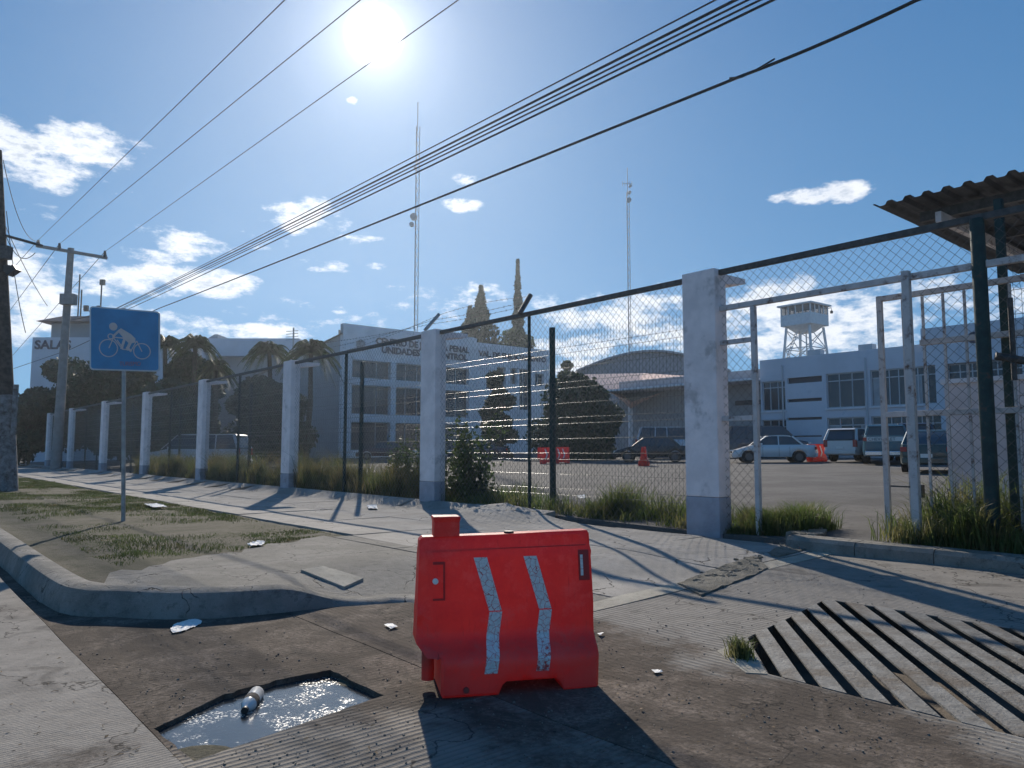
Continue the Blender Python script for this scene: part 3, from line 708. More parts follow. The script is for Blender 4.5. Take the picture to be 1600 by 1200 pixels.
# ---------------------------------------------------------------- gateway frame
GF=thing('gateway_frame','white rusty gateway frame hung with chain link under a dark steel rail','gate frame',F(-2,0),FANG)
MB().fbox(-12,-.3,-.02,.05,3.90,3.985).build('top_rail',M['steeld'],GF,bevel=.01)
MB().fbox(-12,-.3,-.02,.05,3.345,3.425).build('crossbeam',M['rusty'],GF,bevel=.008)
mb=MB(); diag(mb,-12,-.3,3.36,3.9,.02); mb.build('wire_mesh',M['wire'],smooth='full',root=GF,kind='stuff')
MB().fbox(-.90,-.83,-.03,.045,0,3.34).build('post',M['rusty'],GF,bevel=.008)
MB().fbox(-3.07,-2.98,-.065,.025,0,3.46).build('post',M['rusty'],GF,bevel=.01)
MB().fbox(-3.12,-2.94,-.09,.09,-.02,.16).build('concrete_footing',M['kerb'],GF,bevel=.03)
for z in (1.72,2.86): MB().fbox(-.82,-.3,-.02,.04,z-.035,z+.035).build('crossbar',M['rusty'],GF,bevel=.006)
mb=MB(); diag(mb,-.82,-.3,.1,3.33,.045); mb.build('wire_mesh',M['wire'],smooth='full',root=GF,kind='stuff')
mb=MB(); diag(mb,-12,-3.15,.25,3.33,.03); mb.build('wire_mesh',M['wire'],smooth='full',root=GF,kind='stuff')
GP=tag(MB().tube([F(GPT,.0,0),F(GPT,.0,3.93)],.078,16).build('green_post',M['green'],None,smooth=True,origin=F(GPT,0,0)),'thick dark green steel post standing in tall grass right of the gateway','post')
# gate leaf slid open behind the frame
GL2=thing('sliding_gate','rusty white barred gate leaf slid open behind the frame','gate',F(-4,.5),FANG)
g0,g1=-2.42,-8.4
MB().fbox(g0-.07,g0,.47,.53,.12,3.30).build('stile',M['rusty'],GL2,bevel=.008)
MB().fbox(g1,g1+.1,.46,.54,.12,3.30).build('stile',M['rusty'],GL2,bevel=.008)
for z,a in ((3.26,g0-.07),(2.62,-2.95),(1.72,g0-.07),(.2,g0-.07)): MB().fbox(g1+.1,a,.465,.535,z-.035,z+.035).build('rail',M['rusty'],GL2,bevel=.006)
k=0; tt=g0-.33
while tt>g1+.2:
    MB().fbox(tt-.014,tt+.014,.486,.514,.245,1.675).build('bar',M['rusty'],GL2)
    MB().fbox(tt-.014,tt+.014,.486,.514,1.765,3.215).build('bar',M['rusty'],GL2); tt-=.245
lk=MB(); lk.fbox(-2.9,-2.52,.45,.48,.78,.80); lk.fbox(-2.92,-2.84,.42,.5,.66,.82); lk.build('latch',M['steeld'],GL2)
CA=thing('pipe_arm','dark bracket arm clamped to the green post, pointing right','bracket',F(-3.8,.3,2.3),FANG)
MB().tube([F(GPT-.05,.2,2.34),F(GP2-.1,.25,2.32),F(-4.5,.25,2.16),F(-6.5,.25,2.1)],.045,8).build('arm',M['steeld'],CA,smooth=True)
MB().tube([F(-4.05,.25,2.05),F(-4.05,.25,3.0)],.03,8).build('upright',M['steeld'],CA,smooth=True)
# ---------------------------------------------------------------- gatehouse and canopy
def wallbox(name,t0,t1,d0,d1,z0,z1,m,root): return MB().fbox(t0,t1,d0,d1,z0,z1).build(name,m,root)
bt,_=onD(1475,600,3.0)
GH=thing('gatehouse','low pale gatehouse wall behind the barred gate','gatehouse',F(bt-3,3,.15),FANG)
ghz=onD(1475,600,3.0)[1]
wallbox('wall',bt,bt-6,3.0,5.4,.1,ghz,mat('gatehouse_plaster',(.62,.56,.56),.85,var=.1,scale=2,bump=.4,dirt=(.35,.3,.3),dirtamt=.3),GH)
wallbox('coping',bt+.04,bt-6.04,2.96,5.44,ghz,ghz+.07,M['wall'],GH)
CN=thing('corrugated_canopy','dark corrugated sheet canopy roof projecting over the gateway','canopy',F(-4,4,0),FANG)
def canopy():
    mb=MB(); t0,t1,d0,d1=-1.75,-9.5,1.95,8.2; n=int((t0-t1)/.02); 
    rows=[(d0,5.02),(d0+1.5,5.0),(5,4.95),(d1,4.9)]
    for i in range(n+1):
        t=t0+(t1-t0)*i/n; w=(math.cos(2*math.pi*(t-t0)/.27)); w=.035*(1 if w>.55 else (-.6 if w<-.2 else -.6+1.6*(w+.2)/.75))
        for d,z in rows: mb.v.append(tuple(F(t,d+.03*math.sin(t*3)*(d==d0),z+w+.06*noise2(t,d,.8)*(d==d0)))); 
    k=len(rows); N0=len(mb.v)
    mb.v+=[(x,y,z-.004) for x,y,z in mb.v]
    for i in range(n):
        for j in range(k-1):
            a=i*k+j; mb.f.append((a,a+1,a+k+1,a+k)); mb.f.append((N0+a,N0+a+k,N0+a+k+1,N0+a+1))
    return mb
canopy().build('roof_sheet',M['corr'],CN)
for d in (2.6,4.6,6.6): MB().fbox(-9.4,-2.2,d-.04,d+.04,4.78,4.93).build('purlin',M['steeld'],CN)
for t in (-2.6,-5.2,-8.0): MB().fbox(t-.04,t+.04,2.2,7.8,4.62,4.775).build('beam',M['rusty'],CN)
for t,d in ((-5.2,3.0),(-8.0,3.0),(-5.2,7.2),(-8.0,7.2)): MB().fbox(t-.05,t+.05,d-.05,d+.05,.2,4.62).build('column',M['green'],CN)
MB().fbox(-9.4,-2.5,6.0,8.1,4.30,4.42).build('ceiling_panel',M['wallg'],CN)
# ---------------------------------------------------------------- walls with openings
def wall_open(P,a0,a1,z0,z1,holes,thick,off):
    "P(a,o,z) maps along/outwards/up; a wall with rectangular openings as cells"
    xs=sorted(set([a0,a1]+[h[0] for h in holes]+[h[1] for h in holes])); zs=sorted(set([z0,z1]+[h[2] for h in holes]+[h[3] for h in holes]))
    xs=[x for x in xs if a0<=x<=a1]; zs=[z for z in zs if z0<=z<=z1]; mb=MB()
    def hole(x,z): return any(h[0]<x<h[1] and h[2]<z<h[3] for h in holes)
    nx,nz=len(xs)-1,len(zs)-1
    sol=[[not hole((xs[i]+xs[i+1])/2,(zs[j]+zs[j+1])/2) for j in range(nz)] for i in range(nx)]
    for i in range(nx):
        for j in range(nz):
            if not sol[i][j]: continue
            x0,x1,y0,y1=xs[i],xs[i+1],zs[j],zs[j+1]
            mb.add([P(x0,off,y0),P(x1,off,y0),P(x1,off,y1),P(x0,off,y1)],[(0,1,2,3)])
            for di,dj,e in ((-1,0,((x0,y0),(x0,y1))),(1,0,((x1,y0),(x1,y1))),(0,-1,((x0,y0),(x1,y0))),(0,1,((x0,y1),(x1,y1)))):
                a,b=i+di,j+dj
                if 0<=a<nx and 0<=b<nz and sol[a][b]: continue
                (p,q),(r,s)=e; mb.add([P(p,off,q),P(r,off,s),P(r,off+thick,s),P(p,off+thick,q)],[(0,1,2,3)])
    return mb
def window(P,a0,a1,z0,z1,off,root,nx=3,transom=.78,curt=False,depth=.18):
    w=MB(); fr=.07
    def bx(x0,x1,y0,y1): 
        vs=[P(a,o,z) for a in(x0,x1) for o in(off+depth-.05,off+depth+.03) for z in(y0,y1)]
        w.add(vs,[(0,1,3,2),(4,6,7,5),(0,4,5,1),(2,3,7,6),(0,2,6,4),(1,5,7,3)])
    bx(a0,a1,z0,z0+fr); bx(a0,a1,z1-fr,z1); bx(a0,a0+fr,z0+fr,z1-fr); bx(a1-fr,a1,z0+fr,z1-fr)
    for k in range(1,nx): x=a0+(a1-a0)*k/nx; bx(x-.03,x+.03,z0+fr,z1-fr)
    o=w.build('window',M['alu'],root)
    g=MB(); 
    g.add([P(a0+.02,off+depth,z0+.02),P(a1-.02,off+depth,z0+.02),P(a1-.02,off+depth,z1-.02),P(a0+.02,off+depth,z1-.02)],[(0,1,2,3)]); g.build('pane',M['glass'],o)
    if transom:
        zz=z0+(z1-z0)*transom; w2=MB(); vs=[P(a,oo,z) for a in(a0+fr,a1-fr) for oo in(off+depth-.04,off+depth+.02) for z in(zz-.03,zz+.03)]
        w2.add(vs,[(0,1,3,2),(4,6,7,5),(0,4,5,1),(2,3,7,6),(0,2,6,4),(1,5,7,3)]); w2.build('transom',M['alu'],o)
    if curt:
        c=MB(); n=int((a1-a0)/.12)
        for i in range(n):
            x=a0+.1+(a1-a0-.2)*i/n; x2=a0+.1+(a1-a0-.2)*(i+1)/n
            if i%9==0 and c.v: c.build('curtain',M['curtain'],o); c=MB()
            if (i//9)%2==0 and i%9<7: c.add([P(x,off+depth-.012-.004*(i%2),z0+.08),P(x2,off+depth-.012-.004*((i+1)%2),z0+.08),P(x2,off+depth-.012-.004*((i+1)%2),zz if transom else z1-.1),P(x,off+depth-.012-.004*(i%2),zz if transom else z1-.1)],[(0,1,2,3)])
        if c.v: c.build('curtain',M['curtain'],o)
    return o
def text(s,size,loc,rotz,m,root,name='lettering',ext=.02,sx=1,bold=.0,align='LEFT'):
    c=bpy.data.curves.new(name,'FONT'); c.body=s; c.size=size; c.extrude=ext; c.offset=bold; c.align_x=align; c.resolution_u=3
    o=bpy.data.objects.new('tmp_text',c); COL.objects.link(o); dg=bpy.context.evaluated_depsgraph_get(); me=bpy.data.meshes.new_from_object(o.evaluated_get(dg)); bpy.data.objects.remove(o)
    me.materials.clear(); me.materials.append(m)
    mt=Matrix.Translation(Vector(loc))@Matrix.Rotation(rotz,4,'Z')@Matrix.Rotation(R(90),4,'X')@Matrix.Diagonal((sx,1,1,1)); me.transform(mt)
    vs=[tuple(v.co) for v in me.vertices]; fs=[tuple(p.vertices) for p in me.polygons]
    return MB().add(vs,fs).build(name,m,root)
# right building, parallel to the fence: along coordinate a=-t (left to right), outwards o=d
RD=38.0
def PR(a,o,z): return F(-a,RD+o,z)
def ar(u,v): t,z=onD(u,v,RD); return -t,z
RBp=F(10,RD); RB=thing('office_building','long two storey pale blue office block with wide windows behind parked cars','building',(RBp.x,RBp.y,.8),FANG)
holes=[]; wins=[]
def addw(u0,v0,u1,v1,nx,curt,z0=None,z1=None):
    a0,zt=ar(u0,v0); a1,_=ar(u1,v0); _,zb=ar(u0,v1); zt=z1 or zt; zb=z0 or zb; holes.append((a0,a1,zb,zt)); wins.append((a0,a1,zb,zt,nx,curt))
zU1=ar(1320,582)[1]; zU0=ar(1320,637)[1]; zL1=ar(1320,652)[1]; zL0=zL1-2.3
addw(1190,593,1226,642,3,False,zU0,zU1-.2); addw(1290,582,1350,637,3,False,zU0,zU1); addw(1359,580,1464,635,7,True,zU0,zU1); addw(1480,580,1600,635,6,False,zU0,zU1); addw(1640,580,1760,635,6,True,zU0,zU1)
addw(1190,650,1228,700,3,False,zL0,zL1); addw(1292,652,1351,700,3,True,zL0,zL1); addw(1361,650,1473,700,7,True,zL0,zL1); addw(1490,650,1600,700,5,False,zL0,zL1)
slots=[]
for v0,v1 in ((590,600),(623,629),(652,657),(680,683)):
    a0,z1=ar(1230,v0+1); a1,_=ar(1284,v0); z0=ar(1230,v1)[1]; holes.append((a0,a1,z0,z1)); slots.append((a0,a1,z0,z1))
aL=ar(1188,600)[0]; aM=ar(1441,520)[0]; zR=ar(1300,552)[1]; zT=ar(1500,508)[1]
wall_open(PR,aL,aM,.3,zR,holes,.3,0).build('wall',M['wallb'],RB)
wall_open(PR,aM,45,.3,zT,holes,.3,-.25).build('entrance_wall',M['wallb'],RB)
bx=MB(); bx.fbox(-aM-.01,-45,RD-.0,RD+14,zT-.3,zT); bx.fbox(-aL,-aM,RD+.02,RD+14,zR-.3,zR); bx.build('roof',M['wallg'],RB)
bx=MB(); bx.fbox(-aL-.0,-aL-.3,RD+.3,RD+14,.3,zR-.31); bx.fbox(-aM,-aM-.3,RD-.24,RD+14,zR+.01,zT-.31); bx.fbox(-aL-.31,-45,RD+13.7,RD+14,.3,zR-.31); bx.build('side_wall',M['wallb'],RB)
for w in wins: window(PR,w[0],w[1],w[2],w[3],0,RB,w[4],curt=w[5])
for aa in (ar(1236,600)[0]-.6,ar(1354,600)[0],ar(1470,600)[0]): MB().tube([PR(aa,-.09,.5),PR(aa,-.09,zR-.5)],.055,6).build('drainpipe',M['alu'],RB)
for w in wins: MB().add([PR(a,o,z) for a in(w[0]-.08,w[1]+.08) for o in(-.1,.15) for z in(w[2]-.1,w[2]-.005)],[(0,1,3,2),(4,6,7,5),(0,4,5,1),(2,3,7,6),(0,2,6,4),(1,5,7,3)]).build('sill',M['wall'],RB)
for aa in (ar(1250,565)[0],ar(1330,560)[0]): MB().add([PR(a,o,z) for a in(aa,aa+.9) for o in(1,1.6) for z in(zR+.01,zR+.5)],[(0,1,3,2),(4,6,7,5),(0,4,5,1),(2,3,7,6),(0,2,6,4),(1,5,7,3)]).build('roof_unit',M['alu'],RB)
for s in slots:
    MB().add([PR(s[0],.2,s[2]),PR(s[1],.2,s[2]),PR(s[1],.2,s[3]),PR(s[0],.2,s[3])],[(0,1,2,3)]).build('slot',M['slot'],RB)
TR=math.atan2(-FA.y,-FA.x)
a,z=ar(1514,537); p=PR(a,-.3,z); text('C',.85,p,TR,M['letter'],RB,bold=.03,sx=1.1)
a,z=ar(1572,531); p=PR(a,-.3,z); text('A',.7,p,TR,M['letter'],RB,bold=.02)
# lower wing left of it with a thin canopy
WG=thing('side_wing','lower grey wing with a thin white canopy beside the blue office block','building',F(28,RD+3,.8),FANG)
a0=ar(1060,600)[0]; zc=ar(1180,572)[1]
MB().fbox(-aL+.02,-a0+8,RD+2,RD+10,.4,zc).build('wall',M['wallg'],WG)
MB().fbox(-aL+.05,-a0+8,RD-.8,RD+1.98,zc-1.05,zc-.9).build('canopy',M['wall'],WG)
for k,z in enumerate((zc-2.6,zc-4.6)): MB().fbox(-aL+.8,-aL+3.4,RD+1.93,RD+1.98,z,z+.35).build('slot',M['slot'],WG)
# guard tower on legs beyond
def gtower():
    Y=88; c=D(1257,500,Y); s=Y/FPX
    r=thing('guard_tower','white glazed guard tower on splayed steel legs beyond the office roof','guard tower',(c.x,Y,1))
    zb=D(0,512,Y).z; zf=D(0,497,Y).z; zt=D(0,480,Y).z; w=1.95; rz=R(38)
    def oct(z,k,n=8): return [(c.x+w*k*math.cos(rz+2*math.pi*i/n),Y+w*k*math.sin(rz+2*math.pi*i/n),z) for i in range(n)]
    m=Matrix.Rotation(rz,3,'Z')
    def sq(z,k): return [tuple(Vector((c.x,Y,z))+m@Vector((a*w*k,b*w*k,0))) for a,b in((-1,-1),(1,-1),(1,1),(-1,1))]
    mb=MB(); A=sq(zf-1.0,.98); B=sq(zf+.3,.98); mb.add(A+B,[(0,1,5,4),(1,2,6,5),(2,3,7,6),(3,0,4,7),(0,3,2,1)]); 
    C0=oct(zb-.6,.55); C1=oct(zf-1.0,1.1); mb.add(C0+C1,[(i,(i+1)%8,8+(i+1)%8,8+i) for i in range(8)]+[tuple(range(8))])
    mb.build('cabin_wall',M['white'],r)
    rf=MB(); A=sq(zt,1.12); B=sq(zt+.18,1.12); ap=[(c.x,Y,zt+.5)]; rf.add(A+B+ap,[(0,3,2,1),(0,1,5,4),(1,2,6,5),(2,3,7,6),(3,0,4,7),(4,5,8),(5,6,8),(6,7,8),(7,4,8)]); rf.build('roof',M['white'],r)
    gl=MB(); A=sq(zf+.3,.93); B=sq(zt,.93); gl.add(A+B,[(0,1,5,4),(1,2,6,5),(2,3,7,6),(3,0,4,7)]); 
    gm=bpy.data.materials.new('clear_pane'); gm.use_nodes=True; q=gm.node_tree.nodes['Principled BSDF']; q.inputs['Base Color'].default_value=(.08,.10,.12,1); q.inputs['Roughness'].default_value=.1; q.inputs['Alpha'].default_value=.62
    gl.build('pane',gm,r)
    A=sq(zf+.3,.95); B=sq(zt,.95)
    for i in range(4):
        for k in range(4):
            f=k/4; p=Vector(A[i]).lerp(Vector(A[(i+1)%4]),f); q=Vector(B[i]).lerp(Vector(B[(i+1)%4]),f); MB().tube([p,q],.09,4).build('mullion',M['white'],r)
    for a,b in((-1,-1),(1,-1),(1,1),(-1,1)):
        p=Vector((c.x,Y,zb))+m@Vector((a*w*.75,b*w*.75,0)); q=Vector((c.x,Y,.8))+m@Vector((a*w*1.35,b*w*1.35,0)); MB().tube([p,q],.15,6).build('leg',M['white'],r)
    br=MB()
    cs=[(-1,-1),(1,-1),(1,1),(-1,1)]
    lv=[zb-.3,zb-2.5,zb-5,zb-8]
    def L(i,z): k=.75+.6*(zb-z)/(zb-.8); return Vector((c.x,Y,z))+m@Vector((cs[i][0]*w*k,cs[i][1]*w*k,0))
    for j in range(3):
        for i in range(4): br.tube([L(i,lv[j]),L((i+1)%4,lv[j+1])],.05,4); br.tube([L((i+1)%4,lv[j]),L(i,lv[j+1])],.05,4); br.tube([L(i,lv[j+1]),L((i+1)%4,lv[j+1])],.06,4)
    br.build('bracing',M['white'],r)
    st=MB()
    for dx in (-.35,.35): st.tube([(c.x+dx-.2,Y,zb),(c.x+dx-.2,Y,1)],.09,5); st.tube([(c.x-.8,Y+dx,zb),(c.x-2.6,Y+dx-1,zb-4)],.06,4); st.tube([(c.x-2.6,Y+dx-1,zb-4.2),(c.x+.6,Y+dx-1,zb-7.5)],.06,4)
    for k in range(10): q=Vector((c.x-.8,Y,zb)).lerp(Vector((c.x-2.6,Y-1,zb-4)),k/10); st.box(q,(.25,.7,.04))
    st.build('stair',M['white'],r)
    cm=D(1299,483,Y); mb=MB(); mb.tube([(c.x+2.2,Y,zt-.2),(cm.x,Y,cm.z+.15),(cm.x,Y,cm.z-.25)],.05,5); mb.box((cm.x,Y,cm.z-.35),(.25,.25,.3)); mb.build('camera_arm',M['steeld'],r)
gtower()
# centre court building: facade looks down the fence (plane t const), along coordinate a=d, outwards o=+t behind
CT=56.6
def PC(a,o,z): return F(CT+o,a,z)
def ac(u,v): return onT(u,v,CT)
cA=ac(535,600)[0]; cB=ac(745,600)[0]; zc0=.8
CB=thing('court_building','white two gabled court building with dark lettering and deep framed windows','building',F(CT,(cA+cB)/2,zc0),FANG)
zTop=ac(545,517)[1]; zEnd=ac(743,529)[1]
zw=[ac(560,v)[1] for v in (562,590,601,647,659,704)]
cols=[(ac(a,600)[0],ac(b,600)[0]) for a,b in ((550,611),(619,672),(679,733))]
ch=[]
for a,b in cols: ch+=[(a,b,zw[1],zw[0]),(a,b,zw[3],zw[2]),(a,b,zw[5],zw[4])]
wall_open(PC,cA,cB,.3,zEnd,ch,.6,0).build('facade_wall',M['wall'],CB)
m_=(ac(545,500)[0]); gb=MB(); gb.prism([PC(cA,0.001,zEnd),PC(cB,0.001,zEnd),PC(cB-.5,0.001,zEnd+.1),PC(m_+.5,0.001,zTop),PC(cA,.001,zTop-.35)],(PC(0,.6,0)-PC(0,0,0))); gb.build('gable',M['wall'],CB)
bb=MB(); bb.add([PC(cA,1,.3),PC(cB,1,.3),PC(cB,1,zEnd-.5),PC(cA,1,zEnd-.5)],[(0,1,2,3)]); bb.build('glazing',M['glass'],CB)
for (a,b) in cols:
    for (z0,z1) in ((zw[1],zw[0]),(zw[3],zw[2]),(zw[5],zw[4])): window(PC,a,b,z0,z1,0,CB,3,transom=0,depth=.5)
sw=MB(); sw.add([PC(cA,.6,.3),PC(cA,26,.3),PC(cA,26,zTop-3.4),PC(cA,9,zTop-1.4),PC(cA,.6,zTop-.35)],[(0,1,2,3,4)]); sw.add([PC(cB,.6,.3),PC(cB,26,.3),PC(cB,26,zEnd),PC(cB,.6,zEnd)],[(0,1,2,3)]); sw.build('side_wall',M['wallg'],CB)  # darker plaster paints the shade on this white building's side wall
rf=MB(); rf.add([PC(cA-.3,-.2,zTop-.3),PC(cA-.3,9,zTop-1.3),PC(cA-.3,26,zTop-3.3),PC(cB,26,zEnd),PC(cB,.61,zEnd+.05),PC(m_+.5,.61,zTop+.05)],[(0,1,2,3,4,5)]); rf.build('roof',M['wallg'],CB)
TC=math.atan2(FB.y,FB.x)
def ctext(s,u0,v0,u1,root,off=-.06,plane=None,h=None):
    a0,z=onT(u0,v0,plane if plane is not None else CT); a1,_=onT(u1,v0,plane if plane is not None else CT)
    c=bpy.data.curves.new('x','FONT'); c.body=s; c.size=h; o=bpy.data.objects.new('x',c); COL.objects.link(o); bpy.context.view_layer.update(); w=o.dimensions.x; bpy.data.objects.remove(o)
    p=F((plane if plane is not None else CT)+off,a0,z); text(s,h,p,TC,M['letter'],root,sx=(a1-a0)/max(w,.1),bold=.03)
e0,ez=onT(563,540,CT); em=MB(); em.tube([PC(e0,-.10,ez),PC(e0,-.01,ez)],.42,20); em.add([PC(e0-.3,-.11,ez-.5),PC(e0+.3,-.11,ez-.5),PC(e0+.5,-.11,ez+.35),PC(e0,-.11,ez+.62),PC(e0-.5,-.11,ez+.35)],[(0,1,2,3,4)]); em.build('emblem',mat('emblem_grey',(.25,.25,.27),.7,var=.5,scale=6),CB)
ctext('CENTRO DE JUSTICIA PENAL',587,537,732,CB,h=.86)
ctext('UNIDADES DE CONTROL',596,551,729,CB,h=.86)
WT=CT+.9
wA=cB+.02; wB=onT(858,600,WT)[0]; zwT=onT(800,541,WT)[1]
CW=thing('court_wing','lower white court wing with dark lettering right of the gabled building','building',F(WT,(wA+wB)/2,.8),FANG)
def PW(a,o,z): return F(WT+o,a,z)
wh=[]
for a,b,v0,v1 in ((760+16,790,575,640),(798,808,575,600),(812,828,575,640),(836,850,580,600)):
    wh.append((onT(a,600,WT)[0],onT(b,600,WT)[0],onT(800,v1,WT)[1],onT(800,v0,WT)[1]))
wall_open(PW,wA,wB,.3,zwT,wh,.5,0).build('wall',M['wall'],CW)
for h in wh: window(PW,h[0],h[1],h[2],h[3],0,CW,2,transom=0,depth=.4)
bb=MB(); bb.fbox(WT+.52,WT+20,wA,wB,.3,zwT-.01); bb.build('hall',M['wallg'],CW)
ctext('SALA DE ENJUICIAMIENTO',745+2,551,858,CW,plane=WT,h=1.0,off=-.06) if False else ctext('VAL. DE ENJUICIAMIENTO',748,556,852,CW,plane=WT,h=.8)
# umbrella shaped canopy and arched hall
def umbrella():
    Y=64; r=thing('shell_canopy','pinkish flared shell canopy on a slim column beside the dark round tree','canopy',(D(985,700,Y).x,Y,.9))
    ap=D(985,640,Y); A=D(903,585,Y+4); B=D(1112,590,Y+1); C=D(1005,583,Y+15); Dd=D(985,628,Y-3)
    mb=MB(); 
    def surf(p,q,n=8):
        g=[]
        for i in range(n+1):
            s=i/n; e=Vector(p).lerp(Vector(q),s)
            for j in range(n+1):
                k=j/n; c=ap.lerp(e,k); c.z=ap.z+(e.z-ap.z)*(k**.75); g.append(c)
        mb.add(g,[(i*(n+1)+j,i*(n+1)+j+1,(i+1)*(n+1)+j+1,(i+1)*(n+1)+j) for i in range(n) for j in range(n)])
    surf(A,C); surf(C,B); surf(B,Dd); surf(Dd,A)
    mb.build('shell',M['terra'],r,smooth=True); MB().tube([ap+Vector((0,0,.3)),(ap.x,Y,.5)],.22,10).build('column',M['wall'],r,smooth=True)
umbrella()
def arched():
    Y=95; x0=D(900,590,Y).x; x1=D(1140,590,Y).x; zb=D(900,588,Y).z; zt=D(1010,551,Y).z; r=thing('arched_hall','grey arched roof hall seen above the pink shell canopy','building',((x0+x1)/2,Y,1))
    n=16; prof=[(x0+(x1-x0)*i/n, zb+(zt-zb)*math.sin(math.pi*(.05+.9*(i/n)))) for i in range(n+1)]
    MB().prism([(x,Y,z) for x,z in prof]+[(x1,Y,.5),(x0,Y,.5)],(0,20,0)).build('hall',mat('grey_roof',(.28,.29,.32),.7,var=.1),r)
    MB().prism([(x,Y-.6,z+.05) for x,z in prof]+[(x,Y-.6,z+.3) for x,z in prof[::-1]],(0,21,0)).build('roof',mat('grey_roof2',(.33,.34,.37),.6,var=.1),r)
arched()
# left buildings
def lbuild():
    Y=78; s=Y/FPX
    x0=D(47,600,Y).x; x1=D(262,600,Y).x; zt=D(60,527,Y).z
    r=thing('tower_building','pale building with dark letters and a roofed lookout behind dark trees','building',((x0+x1)/2,Y,0))
    MB().box(((x0+x1)/2,Y+7,zt/2),(x1-x0,14,zt)).build('wall',M['wallb'],r)
    text('SALAS',1.25,(D(54,545,Y).x,Y-.03,D(54,545,Y).z),0,M['letter'],r,bold=.04,sx=1.1)
    a,b=D(66,520,Y).x,D(150,520,Y).x; z2=D(60,507,Y).z
    MB().box(((a+b)/2,Y+4,(zt+z2)/2+.4),(b-a,5,z2-zt+.8)).build('parapet',M['wallg'],r)
    a2,b2=D(80,520,Y).x,D(158,520,Y).x; z3=D(60,494,Y).z
    hs=[]
    for u in (115,137): hs.append((D(u,500,Y).x,D(u+2.5,500,Y).x,D(0,516,Y).z,D(0,507,Y).z))
    hs.append((D(141,500,Y).x,D(143,500,Y).x,D(0,516,Y).z,D(0,507,Y).z))
    for yy in (Y+2,Y+6): wall_open(lambda a,o,z:Vector((a,o,z)),a2,b2,z2,z3,hs,.2,yy).build('lookout_wall',M['wallg'],r)
    a3,b3=D(56,500,Y).x,D(164,500,Y).x; zz=D(60,490,Y).z
    MB().add([(a3,Y,z3-.5),(b3,Y,z3-.5),(b3,Y+9,z3-.5),(a3,Y+9,z3-.5),(a3+1.8,Y+1.5,zz),(b3-1,Y+1.5,zz),(b3-1,Y+7,zz),(a3+1.8,Y+7,zz)],[(0,1,2,3),(0,1,5,4),(1,2,6,5),(2,3,7,6),(3,0,4,7),(4,5,6,7)]).build('roof',mat('dark_roof',(.12,.10,.10),.8,var=.2),r)
    mb=MB()
    for u,v in ((91,415),(94,440),(127,425)): mb.tube([(D(u,v,Y).x,Y+4,zz),(D(u,v,Y).x,Y+4,D(u,v,Y).z)],.08,5)
    mb.tube([(D(97,475,Y).x,Y+4,D(0,475,Y).z),(D(127,475,Y).x,Y+4,D(0,475,Y).z)],.06,4)
    for u,v,w in ((128,428,.5),(101,470,.45),(122,470,.4)): mb.box((D(u,v,Y).x,Y+4,D(u,v,Y).z),(w,.3,w*1.2))
    mb.build('antenna',M['steeld'],r)
    r2=thing('flat_roof_building','low pale flat roofed building between the palm trees','building',(D(380,600,90).x,90,0))
    Y=90; a,b=D(318,545,Y).x,D(455,545,Y).x; z=D(0,545,Y).z
    MB().box(((a+b)/2,Y+6,z/2),(b-a,12,z)).build('wall',M['wallg'],r2); 
    MB().box(((a+b)/2+.8,Y+5,z+.0),(b-a+1,13,D(0,543,Y).z-D(0,570,Y).z)).build('parapet',M['wallb'],r2)
    q=MB(); q.prism([(D(320,545,Y).x,Y-.9,z),(D(320,530,Y).x,Y-.9,D(0,536,Y).z),(D(340,524,Y).x,Y-.9,D(0,524,Y).z),(D(345,524,Y).x,Y-.9,D(0,524,Y).z),(D(345,524,Y).x,Y-.9,z)],(0,4,0)); q.build('stair_parapet',M['wallg'],r2)
lbuild()
# ---------------------------------------------------------------- trees
def leaves(pts,nrm,size,asp=1.8,droop=0):
    n=len(pts); a=nr.normal(size=(n,3)); a[:,2]-=droop; a/=np.linalg.norm(a,axis=1)[:,None]
    b=np.cross(a,nr.normal(size=(n,3))); b/=np.linalg.norm(b,axis=1)[:,None]
    s=size*nr.uniform(.6,1.4,(n,1)); v=np.stack([pts-a*s*asp/2,pts+b*s/2,pts+a*s*asp/2,pts-b*s/2],1).reshape(-1,3)
    return v,np.arange(n*4).reshape(-1,4)
def mesh_np(name,v,f,m,root=None,kind=None):
    me=bpy.data.meshes.new(name); off=np.array(root_loc(root)) if root is not None else np.zeros(3)
    v=v-off
    me.vertices.add(len(v)); me.vertices.foreach_set('co',v.astype(np.float32).ravel())
    k=f.shape[1]; me.loops.add(f.size); me.loops.foreach_set('vertex_index',f.astype(np.int32).ravel())
    me.polygons.add(len(f)); me.polygons.foreach_set('loop_start',np.arange(0,f.size,k,dtype=np.int32)); me.update(calc_edges=True); me.validate()
    me.materials.append(m); o=bpy.data.objects.new(name,me); COL.objects.link(o)
    if root is not None: o.parent=root
    if kind: o['kind']=kind
    return o
def blob(c,rad,n,shell=.55):
    d=nr.normal(size=(n,3)); d/=np.linalg.norm(d,axis=1)[:,None]; r=nr.uniform(shell,1.03,(n,1))**.8
    return np.array(c)+d*r*np.array(rad)
